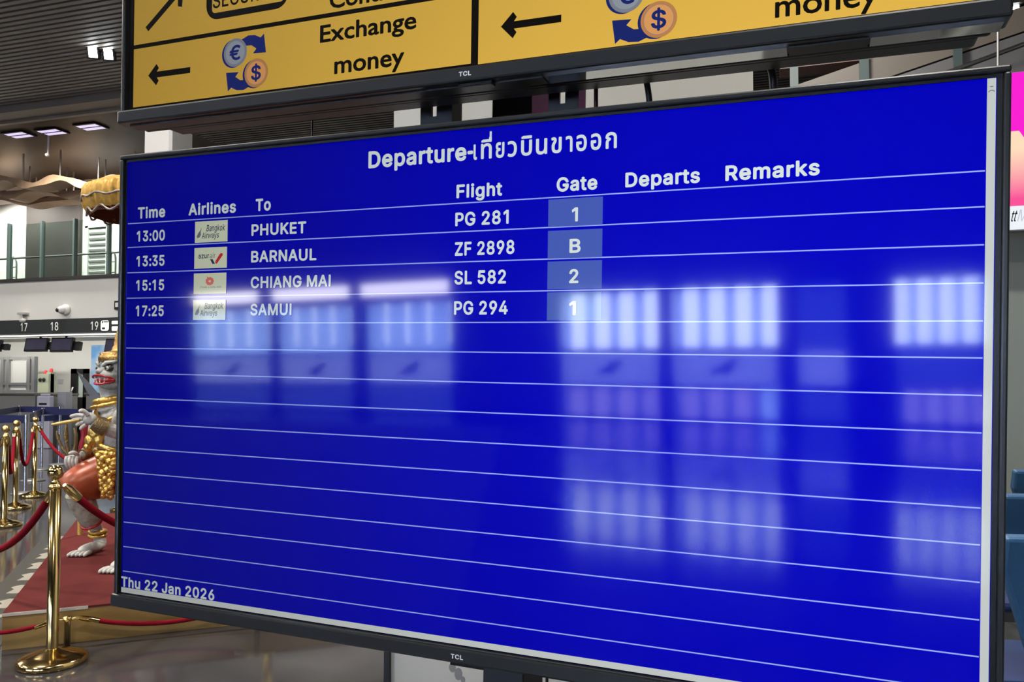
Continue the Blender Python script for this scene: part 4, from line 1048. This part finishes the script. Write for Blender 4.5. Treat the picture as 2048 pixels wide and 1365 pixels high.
# slatted door in the gallery wall
d0 = Y(172, 500, 16.95).x; d1 = Y(219, 500, 16.95).x; dzt = Y(190, 452, 16.95).z
dr = structure(MB().box(d0, d0 + .1, 16.90, 17, 3.66, dzt).box(d1 - .08, d1, 16.90, 17, 3.66, dzt).box(d0, d1, 16.90, 17, dzt - .05, dzt).build('door_1', mat('door_white', (.60, .62, .58), .5)))
sm = MB()
for k in range(12):
    zz = 3.70 + k * (dzt - 3.78) / 12
    sm.box(d0 + .12, d1 - .08, 16.92, 17, zz, zz + .055, 1)
    sm.box(d0 + .1, d1 - .08, 16.95, 17, zz + .055, zz + (dzt - 3.78) / 12, 0)
sm.build('slat_leaf', [mat('door_white', ()), mat('door_slot', (.10, .10, .095), .6)], dr)
# dome camera, small box, small lamp on the fascia
def yz(u, v, y=13.4): return Y(u, v, y)
p = yz(133, 620)
dc = empty('dome_camera', p, 0, 'white dome security camera with black eye on the gallery fascia', 'camera')
RX = Matrix.Rotation(math.pi / 2, 3, 'X')
MB().lathe([(.0, -.0), (.115, 0), (.115, .04), (.10, .07), (.0, .075)], seg=28, M=RX).build('mount', mat('camera_white', (.62, .6, .57), .4), dc)
MB().ball((-.03, -.10, -.01), .085, 20, 14).build('eyeball', mat('camera_white', ()), dc)
MB().ball((-.06, -.165, -.02), .045, 16, 10).build('lens', mat('camera_lens', (.01, .01, .01), .1), dc)
p = yz(236, 611); tag(MB().box(p.x - .06, p.x + .1, 13.36, 13.4, p.z - .09, p.z + .09, 0).box(p.x - .03, p.x + .06, 13.355, 13.36, p.z - .04, p.z + .05, 1).build('wall_box', [M_black, M_white], off=(p.x, 13.4, p.z)), 'small dark box with a white centre on the gallery fascia', 'box')
p = yz(50, 628); wl = empty('wall_fixture', p, 0, 'small pale grey fixture with a dangling lamp above the number 17', 'fixture')
MB().box(-.11, .11, -.10, 0, -.025, .02).build('arm', mat('pale_grey', (.36, .35, .33), .5), wl)
MB().tube([(0, -.08, -.02), (.04, -.09, -.13)], .015, 8).ball((.05, -.09, -.16), (.09, .06, .05), 14, 8).build('lamp_head', mat('pale_grey', ()), wl)
# number band
bz0, bz1 = 2.455, 2.755
sg = empty('counter_number_band', (-14, 13.30, bz0), 0, 'long dark band with white counter numbers 17, 18 and 19 under the gallery', 'sign')
MB().box(-18, 9.5, 0, .1, 0, bz1 - bz0).build('band', mat('band_charcoal', (.030, .034, .034), .4), sg)
M_num = mat('number_white', (.62, .62, .58), .5, emit=(.9, .9, .82), estr=.25)
for (s_txt, ua, ub, vb) in (('17', 41, 54, 663), ('18', 101, 116, 661.5), ('19', 181, 196, 660.5)):
    pa_ = Y(ua, vb, 13.29); pb_ = Y(ub, vb, 13.29)
    text('counter_number', s_txt, pa_.x + 14, pb_.x + 14, pa_.z - bz0, .175, -.006, M_num, sg, bold=.008)
M_plate = mat('lit_plate', (.8, .8, .7), .5, emit=(.95, .98, .80), estr=.9)
def plate(u0, u1, v0, v1, name='pictogram_plate'):
    a_ = Y(u0, v1, 13.29); b_ = Y(u1, v0, 13.29)
    return MB().prism([(q[0], -.005, q[1]) for q in rrect(a_.x + 14, b_.x + 14, a_.z - bz0, b_.z - bz0, min(b_.x - a_.x, b_.z - a_.z) * .22)], (0, .005, 0)).build(name, M_plate, sg)
pl_ = plate(201, 217, 641, 662)
a_ = Y(203, 659, 13.28); b_ = Y(209, 655, 13.28)
q_ = MB().box(a_.x + 14, b_.x + 14, -.009, -.005, a_.z - bz0, b_.z - bz0)
a_ = Y(203, 647, 13.28); b_ = Y(205, 642, 13.28); q_.box(a_.x + 14, b_.x + 14, -.009, -.005, a_.z - bz0, b_.z - bz0)
for u in (206, 209, 212):
    a_ = Y(u, 645, 13.28); q_.box(a_.x + 14, a_.x + 14.05, -.009, -.005, a_.z - bz0, a_.z - bz0 + .02)
q_.build('pictogram_mark', M_black, pl_)
plate(223, 237, 642, 649); plate(223, 237, 653, 662)
# strip lamp below the band
tag(MB().box(-31, -4.6, 13.42, 13.50, 2.415, 2.438).build('fluorescent_strip', mat('fluorescent', (.9, .9, .9), .5, emit=(1, .97, .9), estr=1.6), off=(-14, 13.45, 2.40)), 'thin white fluorescent strip glowing under the counter number band', 'lamp')
structure(MB().box(-32, -4.5, 13.41, 15.7, 2.44, 2.76).build('ceiling_checkin', mat('soffit_white', (.55, .54, .51), .6)))

# ------------------------------------------------------------------ check-in area
def monitor(u0, u1, v0, v1, label):
    yy = 13.85
    a_ = Y(u0, v1, yy); b_ = Y(u1, v0, yy)
    w = b_.x - a_.x; hgt = b_.z - a_.z
    r = empty('hanging_monitor', (a_.x + w / 2, yy, b_.z), .06, label, 'monitor', 'monitors over the check-in counters')
    T = Matrix.Rotation(math.radians(-12), 4, 'X')
    MB().box(-w / 2, w / 2, 0, .06, -hgt, 0, M=T).build('case', M_black, r)
    MB().box(-w / 2 + .03, w / 2 - .03, -.004, 0, -hgt + .04, -.03, M=T).build('screen', mat('monitor_dim', (.03, .03, .04), .6, spec=.1, emit=(.10, .09, .15), estr=.35, noise=(3, .4)), r)
    MB().box(w / 2, w / 2 + .14, .05, .14, -hgt + .05, -.08, M=T).build('side_bracket', M_black, r)
    MB().tube([(0, .1, -.1), (0, .1, 2.44 - b_.z)], .025, 8).build('hanger', M_black, r)
monitor(-40, 2, 680, 704, 'hanging monitor at the left photo edge below the number band')
monitor(53, 95, 676, 704, 'tilted hanging monitor below the number 17')
monitor(105, 146, 675, 705, 'tilted hanging monitor below the number 18')
monitor(213, 256, 677, 706, 'hanging monitor partly behind the statue crown')
# aluminium security frame
g0 = Y(-45, 715, 14.9); g1 = Y(69, 715, 14.9)
fr_ = empty('metal_frame_gate', (g0.x, 14.9, 0), 0, 'grey metal frame gate with pale panels behind the counters', 'gate')
w = g1.x - g0.x; hh = g0.z
f_ = MB()
for u in (-45, 4, 15, 57, 66):
    xx = Y(u, 750, 14.9).x - g0.x; f_.box(xx, xx + .09, -.05, .05, 0, hh)
for v in (715, 766, 780):
    zz = Y(0, v, 14.9).z; f_.box(0, w, -.04, .04, zz - .06, zz)
f_.build('frame', M_steel, fr_)
MB().box(.02, w - .25, .01, .03, .1, hh - .1).build('panel', mat('pale_panel', (.55, .55, .52), .4), fr_)
# scanner with beacons
a_ = Y(75, 790, 14.75); b_ = Y(97, 748, 14.75)
sc_ = empty('luggage_scanner', ((a_.x + b_.x) / 2, 14.75, 0), 0, 'pale green grey machine with red beacon lamps against the white wall', 'machine')
w = b_.x - a_.x
MB().box(-w / 2, w / 2, 0, .16, 0, b_.z).box(w * .10, w * .50, .06, .22, 0, b_.z + .04).build('cabinet', mat('machine_green', (.34, .36, .26), .5), sc_)
for (xx, zz) in ((-w * .18, b_.z), (w * .36, b_.z + .04)):
    MB().lathe([(.04, 0), (.04, .05), (.03, .08), (0, .09)], (xx, .12, zz), 14).build('beacon', mat('red_beacon', (.6, .03, .03), .3, emit=(1, .08, .08), estr=.15), sc_)
MB().ball((-w * .25, -.01, b_.z - .14), (.05, .02, .05), 12, 8).ball((w * .1, -.01, b_.z - .14), (.05, .02, .05), 12, 8).build('button', M_black, sc_)
# doorway with greenish white view
a_ = Y(145, 850, 15.68); b_ = Y(178, 738, 15.68)
dd = structure(MB().box(a_.x, a_.x + .18, 15.6, 15.7, 0, b_.z).box(b_.x - .1, b_.x, 15.6, 15.7, 0, b_.z).box(a_.x, b_.x, 15.6, 15.7, b_.z - .12, b_.z).box(a_.x, b_.x, 15.6, 15.7, 0, Y(150, 795, 15.6).z).build('door_2', M_black))
MB().box(a_.x + .18, b_.x - .1, 15.66, 15.68, 1.0, b_.z - .12).build('door_pane', mat('pane_green_white', (.52, .60, .52), .3), dd)
MB().tube([(a_.x + .06, 15.58, .75), (a_.x + .02, 15.52, .95), (a_.x + .08, 15.52, 1.15), (a_.x + .10, 15.58, 1.3)], .03, 8).build('door_handle', M_chrome, dd)
# wall notice, blue poster
a_ = Y(116, 768, 15.69); b_ = Y(126, 759, 15.69)
tag(MB().box(a_.x, b_.x, 15.68, 15.70, a_.z, b_.z).build('wall_notice', mat('paper_grey', (.45, .45, .45), .7), off=(a_.x, 15.70, a_.z)), 'small grey paper notice on the white check-in wall', 'notice')
m_ = bpy.data.materials.new('blue_poster'); m_.use_nodes = True; MATS['blue_poster'] = m_
nt = m_.node_tree; tc = nt.nodes.new('ShaderNodeTexCoord'); nz = nt.nodes.new('ShaderNodeTexNoise'); nz.inputs['Scale'].default_value = 1.4
rp = nt.nodes.new('ShaderNodeValToRGB'); rp.color_ramp.elements[0].color = (.10, .32, .66, 1); rp.color_ramp.elements[1].color = (.50, .60, .66, 1)
rp.color_ramp.elements[0].position = .40; rp.color_ramp.elements[1].position = .58
nt.links.new(tc.outputs['Object'], nz.inputs['Vector']); nt.links.new(nz.outputs['Fac'], rp.inputs['Fac']); nt.links.new(rp.outputs['Color'], nt.nodes['Principled BSDF'].inputs['Base Color'])
a_ = Y(183, 790, 15.69); b_ = Y(250, 690, 15.69)
tag(MB().box(a_.x, b_.x, 15.66, 15.70, a_.z, b_.z).build('wall_poster', m_, off=(a_.x, 15.70, a_.z)), 'pale blue wall picture behind the statue mask', 'poster')
# counters
def counter(u0, u1, vt, y, label, name='checkin_counter', col=(.16, .16, .155)):
    a_ = Y(u0, vt, y); b_ = Y(u1, vt, y)
    r = empty(name, ((a_.x + b_.x) / 2, y, 0), 0, label, 'counter', 'check-in counters')
    w = (b_.x - a_.x) / 2
    MB().box(-w, w, 0, .7, 0, a_.z - .04).build('front_panel', mat('counter_grey', col, .5), r, bevel=.01)
    MB().box(-w - .02, w + .02, -.04, .72, a_.z - .04, a_.z).build('counter_top', mat('counter_top', (.10, .10, .095), .4), r, bevel=.005)
    return r
counter(-30, 70, 786, 13.9, 'long grey check-in counter at the left below the metal frame')
counter(74, 104, 788, 13.85, 'narrow grey check-in counter beside the white kiosk', col=(.2, .2, .2))
counter(172, 230, 786, 13.9, 'dark check-in counter behind the statue shoulder', col=(.09, .095, .11))
a_ = Y(73, 812, 13.5); b_ = Y(99, 788, 13.5)
ks = empty('white_kiosk', ((a_.x + b_.x) / 2, 13.5, 0), 0, 'pale lilac grey printer kiosk standing before the check-in counter', 'kiosk')
w = (b_.x - a_.x) / 2
MB().box(-w, w, 0, .12, .0, b_.z - .05).box(-w * .6, w * .6, .02, .10, b_.z - .05, b_.z).build('case', mat('kiosk_lilac', (.34, .34, .42), .5), ks, bevel=.02)
MB().box(-w * .6, w * .6, -.006, 0, a_.z + .02, a_.z + .06).build('slot', M_black, ks)
a_ = Y(105, 806, 13.7); b_ = Y(122, 785, 13.7)
tag(MB().box(a_.x, b_.x, 13.83, 14.0, 0, b_.z).build('grey_cabinet', mat('cabinet_greyblue', (.24, .25, .29), .5), off=(a_.x, 13.83, 0)), 'plain blue grey cabinet right of the kiosk', 'cabinet')
# belt barriers
M_belt = mat('navy_belt', (.010, .014, .075), .55)
rows = [(11.2, [-60, 40, 145]), (12.2, [-40, 60, 150]), (10.2, [-60, 55, 68])]
bposts = []
def make_post(loc, label):
    r = empty('belt_post', loc, 0, label, 'barrier post', 'chrome belt barrier posts')
    MB().lathe([(0, 0), (.16, 0), (.16, .012), (.05, .03), (.0, .03)], seg=24).build('base', M_steel, r)
    MB().tube([(0, 0, .02), (0, 0, .93)], .022, 12).build('pole', M_chrome, r)
    MB().tube([(0, 0, .90), (0, 0, 1.0)], .032, 12).build('belt_head', M_chrome, r)
    return r
PB = None
names = ['nearest chrome belt post, at the front of the blue barrier lines', 'second nearest chrome belt post, just behind the nearest one', 'third nearest chrome belt post, beside the farthest brass stanchion', 'chrome belt post on the farther barrier line left of the kiosk', 'chrome belt post in front of the dark doorway behind the statue hand', 'chrome belt post just outside the left photo edge']
spots = [(50, 988), (66, 962), (83, 940), (37, 925), (118, 930), (-12, 950)]
for k, (u, v) in enumerate(spots):
    if PB is None: PB = make_post(G(u, v), names[0]); r = PB
    else:
        r = copy_tree(PB); r.location = G(u, v); r['label'] = names[k]
    bposts.append(Vector(r.location))
def belt(a, b, zc, label):
    a = Vector(a); b = Vector(b); d_ = (b - a).normalized(); n_ = Vector((-d_.y, d_.x, 0)) * .004
    o = MB().prism([a + Vector((0, 0, zc - .05)) - n_, b + Vector((0, 0, zc - .05)) - n_, b + Vector((0, 0, zc + .05)) - n_, a + Vector((0, 0, zc + .05)) - n_], n_ * 2).build('barrier_belt', M_belt, off=a + Vector((0, 0, zc)))
    tag(o, label, 'belt', 'navy barrier belts')
P6 = bposts
xl = Vector((-1, 0, 0))
belt(P6[0], P6[0] + Vector((-4, .6, 0)), .94, 'navy belt stretching left from the nearest chrome post')
belt(P6[0], P6[1], .94, 'short navy belt between the two nearest chrome posts')
belt(P6[1], P6[2], .94, 'navy belt from the second chrome post towards the counters')
belt(P6[2], P6[2] + Vector((2.6, -.2, 0)), .94, 'navy belt running right behind the statue arm')
belt(P6[3], P6[4], .94, 'navy belt on the farthest barrier line before the door')
belt(P6[5], P6[3], .94, 'navy belt from the left photo edge to the farther barrier line')
belt(P6[0] + Vector((-3, 1.8, 0)), P6[4] + Vector((0, .6, 0)), .80, 'lower navy belt along the counters')

# ------------------------------------------------------------------ suspended wooden waves
M_wood = mat('pale_wood', (.42, .28, .17), .55, noise=(3, .8))
def wave(k, u0, u1, vc, amp, per, ph, y, th, label):
    a_ = Y(u0, vc, y); b_ = Y(u1, vc, y); n = 48
    sc_ = (a_ - CAM).dot(FW) / F
    top_ = []; bot = []
    for i in range(n + 1):
        t = i / n; x = a_.x + (b_.x - a_.x) * t
        u = u0 + (u1 - u0) * t
        z = a_.z + (b_.z - a_.z) * t + amp * sc_ * math.sin(2 * math.pi * u / per + ph)
        hgt = th * sc_ * (.75 + .25 * math.cos(2 * math.pi * u / per * 2 + ph))
        top_.append((x, z + hgt)); bot.append((x, z - hgt))
    r = empty('wooden_wave', (a_.x, y, a_.z), 0, label, 'ceiling ornament', 'suspended wooden waves over the gallery')
    m2 = MB()
    for i in range(n):
        q = [(top_[i][0] - a_.x, 0, top_[i][1] - a_.z), (bot[i][0] - a_.x, 0, bot[i][1] - a_.z), (bot[i + 1][0] - a_.x, 0, bot[i + 1][1] - a_.z), (top_[i + 1][0] - a_.x, 0, top_[i + 1][1] - a_.z)]
        m2.prism(q, (0, .5, 0))
    m2.build('wave_board', M_wood, r)
    for u in range(int(u0) + 27 + 13 * k, int(u1), 74):
        t = (u - u0) / (u1 - u0); i = int(t * n)
        MB().tube([(top_[i][0] - a_.x, .2, top_[i][1] - a_.z - .02), (top_[i][0] - a_.x, .2, min(6.79 - a_.z, top_[i][1] - a_.z + .62))], .018, 6).build('rod', mat('rod_grey', (.45, .42, .38), .4, metal=.5), r)
wave(0, -60, 270, 363, 7, 115, 1.2, 14.2, 8, 'pale wooden wave ornament, upper of the three hung over the gallery')
wave(1, -60, 270, 383, 7, 120, 3.6, 14.9, 8, 'pale wooden wave ornament, middle of the three hung over the gallery')
wave(2, -60, 270, 400, 5, 150, 2.2, 15.6, 6, 'pale wooden wave ornament, lowest of the three hung over the gallery')

# ------------------------------------------------------------------ ceiling lamps in view
M_spot = mat('spot_lens', (.9, .9, .9), .4, emit=(.93, .97, 1.0), estr=22)
M_glow = mat('lilac_lens', (.3, .3, .3), .4, emit=(.72, .64, .95), estr=1.0)
def ceil_at(u, v, z=6.9): return G(u, v, z)
def spotlight(pts, label):
    c0 = ceil_at(*pts[0])
    r = empty('twin_spotlight', (c0.x, c0.y, 6.91), 0, label, 'ceiling light', 'twin ceiling spotlights')
    for (u, v) in pts:
        c = ceil_at(u, v) - Vector((c0.x, c0.y, 6.91))
        T = Matrix.Translation((c.x, c.y, -.06)) @ (Vector((-4, -1, .6)) - Vector((c0.x, c0.y, 6.9))).to_track_quat('-Y', 'Z').to_matrix().to_4x4()
        MB().box(-.09, .09, -.01, .12, -.11, .09, M=T).build('housing', M_black, r)
        MB().box(-.065, .065, -.016, -.009, -.085, .07, M=T).build('lens', M_spot, r)
spotlight([(186, 98), (217, 102)], 'pair of bright square spotlights in the slatted ceiling left of the yellow sign')
spotlight([(2028, 8), (2046, 14)], 'pair of bright spotlights at the top right corner of the photo')
def glowlamp(u, v, w, label, z=6.86):
    c = ceil_at(u, v, z)
    r = empty('ceiling_downlight', (c.x, c.y, z), 0, label, 'ceiling light', 'lilac glowing ceiling downlights')
    MB().box(-w - .04, w + .04, -.20, .20, -.03, .0).build('housing', M_ceil, r)
    for yy in (-.09, .09): MB().box(-w, w, yy - .06, yy + .06, -.034, -.03).build('lens', M_glow, r)
glowlamp(38, 268, .25, 'lilac downlight nearest the left photo edge in the brown ceiling')
glowlamp(104, 262, .25, 'lilac downlight above the hanging white stick')
glowlamp(182, 252, .25, 'lilac downlight nearest the lower left corner of the yellow sign')
glowlamp(1655, 152, .25, 'lilac downlight between slats right of the pillar', 6.91)
c = ceil_at(97, 270, 6.86)
tag(MB().tube([(c.x, c.y, 6.86), (c.x, c.y, 6.42)], .022, 10).ball((c.x - .02, c.y, 6.42), (.05, .05, .04), 12, 8).build('hanging_stick', mat('stick_white', (.6, .58, .55), .4), off=(c.x, c.y, 6.86)), 'short white stick hanging from the brown ceiling at left', 'fixture')

# ------------------------------------------------------------------ right side
a_ = Y(1960, 460, 6.6); b_ = Y(2300, 145, 6.6); zs = Y(2030, 410, 6.6).z
zt_ = Y(2030, 143, 6.6).z; zb_ = Y(2020, 462, 6.6).z
ad = empty('advertising_screen', (a_.x, 6.6, zb_), -.02, 'bright magenta advertising screen at the right photo edge above the partition', 'screen')
WA = 2.0; HA = zt_ - zb_
MB().box(0, WA, .02, .12, 0, HA).build('case', M_steel, ad)
def em(name, c, s=1.0): return mat(name, (.01, .01, .01), .4, spec=.1, emit=c, estr=s)
MB().box(.01, WA - .01, .0, .02, zs - zb_, HA - .01).build('picture', em('ad_magenta', (.95, .006, .64)), ad)
m_ = em('ad_peach', (.95, .35, .35))
nt = m_.node_tree; tc = nt.nodes.new('ShaderNodeTexCoord'); sp_ = nt.nodes.new('ShaderNodeSeparateXYZ'); rp = nt.nodes.new('ShaderNodeValToRGB')
rp.color_ramp.elements[0].color = (.95, .08, .32, 1); rp.color_ramp.elements[0].position = .1; rp.color_ramp.elements[1].color = (1, .72, .50, 1); rp.color_ramp.elements[1].position = .75
nt.links.new(tc.outputs['Generated'], sp_.inputs[0]); nt.links.new(sp_.outputs['Z'], rp.inputs['Fac']); nt.links.new(rp.outputs['Color'], nt.nodes['Principled BSDF'].inputs['Emission Color'])
px_ = lambda u: Y(u, 300, 6.58).x - a_.x
pzf = lambda v: Y(2025, v, 6.58).z - zb_
MB().poly([(px_(1990), -.004, pzf(412)), (px_(2120), -.004, pzf(412)), (px_(2090), -.004, pzf(345)), (px_(2052), -.004, pzf(280)), (px_(2040), -.004, pzf(262)), (px_(2000), -.004, pzf(262))]).build('peach_shape', m_, ad)
MB().box(.01, WA - .01, .0, .02, .01, zs - zb_).build('caption_strip', em('ad_white', (.86, .90, .95)), ad)
text('caption_lettering', 'tt', px_(2018), px_(2029), pzf(443), .085, -.004, em('ad_ink', (.01, .01, .012)), ad, bold=.01, slant=.25)
text('caption_lettering', 'M', px_(2032), px_(2050), pzf(443), .085, -.004, em('ad_greyink', (.55, .58, .66)), ad, bold=.0, slant=.25)
# stairway with glass side rising to the right
yE = 9.6
e0 = Y(1745, 165, yE); e1_ = Y(2048, 62, yE)
dirE = (e1_ - e0).normalized(); nE = Vector((-dirE.z, 0, dirE.x))
es = empty('stairway', (e0.x, yE, 0), 0, 'beige sided stairway with glass balustrade and bright rail rising at upper right', 'stairs')
q0 = e0 - Vector((e0.x, yE, 0)) - dirE * 1.3; q1 = q0 + dirE * 5.5
MB().prism([q0, q1, q1 + nE * .26, q0 + nE * .26], (0, 1.2, 0)).build('side_beam', mat('stair_beige', (.10, .085, .07), .5), es)
MB().prism([q0 - nE * .02, q0 - nE * .62, q1 - nE * .62, q1 - nE * .02], (0, 1.0, 0)).build('underside', mat('stair_grey', (.09, .09, .095), .5), es)
r0 = Y(1915, 138, yE - .3) - Vector((e0.x, yE, 0)); r1 = Y(2060, 84, yE - .3) - Vector((e0.x, yE, 0))
MB().tube([r0 - (r1 - r0) * 1.0, r1 + (r1 - r0) * 1.5], .026, 10).build('rail', M_chrome, es)
for (u, v0, v1, w) in ((1588, 128, 175, 8), (1728, 100, 160, 9), (1915, 60, 145, 8)):
    a2 = Y(u - w, v1, yE - .12) - Vector((e0.x, yE, 0)); b2 = Y(u + w, v0, yE - .12) - Vector((e0.x, yE, 0))
    MB().box(a2.x, b2.x, a2.y - .02, a2.y + .02, a2.z - .4, b2.z + .25).build('glass_post', mat('post_greygreen', (.045, .065, .065), .3), es)
tag(MB().tube([Y(1996, 62, 8.8) + Vector((0, 0, 1.75)), Y(1996, 62, 8.8), Y(1996, 150, 8.8)], .012, 8).build('hanging_rod', M_steel, off=Y(1996, 62, 8.8)), 'thin grey rod beside the upper right corner of the departures board', 'rod')
bm0 = Y(1560, 125, 10.0); bm1 = Y(1930, 78, 10.0)
structure(MB().box(bm0.x, bm1.x, 10.0, 10.3, bm0.z - .08, bm0.z + .55).build('beam', mat('red_brown_board', (.10, .042, .034), .5)))

# airport seats
M_seat = mat('seat_blue', (.030, .105, .22), .45, bump=(300, .2))
M_seatd = mat('seat_navy', (.016, .035, .12), .45)
def make_seat(loc, rz, label):
    r = empty('airport_seat', loc, rz, label, 'seat', 'blue airport beam seats')
    # local frame: seat faces -Y
    MB().box(-.24, .24, -.28, .16, .40, .45).build('seat_pad', M_seatd, r, bevel=.02)
    T = Matrix.Translation((0, .20, .50)) @ Matrix.Rotation(math.radians(-14), 4, 'X')
    MB().prism([T @ Vector(p) for p in ((-.12, -.02, .0), (.12, -.02, .0), (.25, -.02, .35), (.25, -.02, .45), (-.25, -.02, .45), (-.25, -.02, .35))], T.to_3x3() @ Vector((0, .045, 0))).build('backrest', M_seat, r, bevel=.012)
    MB().box(-.03, .03, .16, .24, .36, .56).build('back_support', M_steel, r)
    for sx in (-1, 1):
        MB().tube(smooth([(sx * .29, .30, .42), (sx * .29, .24, .64), (sx * .29, .0, .665), (sx * .29, -.22, .63), (sx * .29, -.25, .58)], 5), .016, 10).box(sx * .29 - .025, sx * .29 + .025, -.22, .16, .655, .685).build('armrest', mat('armrest_grey', (.26, .27, .25), .3, metal=.5), r)
    MB().box(-.34, .34, -.04, .04, .33, .40).build('beam', M_steel, r)
    MB().tube([(0, 0, .34), (0, -.02, .02)], .03, 10).box(-.04, .04, -.32, .32, 0, .025).build('leg', M_steel, r)
    return r
RZS = YAW + math.pi - .10
def seat_at(u, Z):
    p = D(u, 1100, Z); return Vector((p.x, p.y, 0))
S1 = make_seat(seat_at(2068, 2.72), RZS, 'nearest blue airport seat at the lower right photo edge')
for (u, Z, lb) in ((2054, 3.62, 'second blue airport seat behind the nearest one at the right photo edge'), (2066, 4.55, 'farthest blue airport seat before the grey partition')):
    c = copy_tree(S1); c.location = seat_at(u, Z); c['label'] = lb
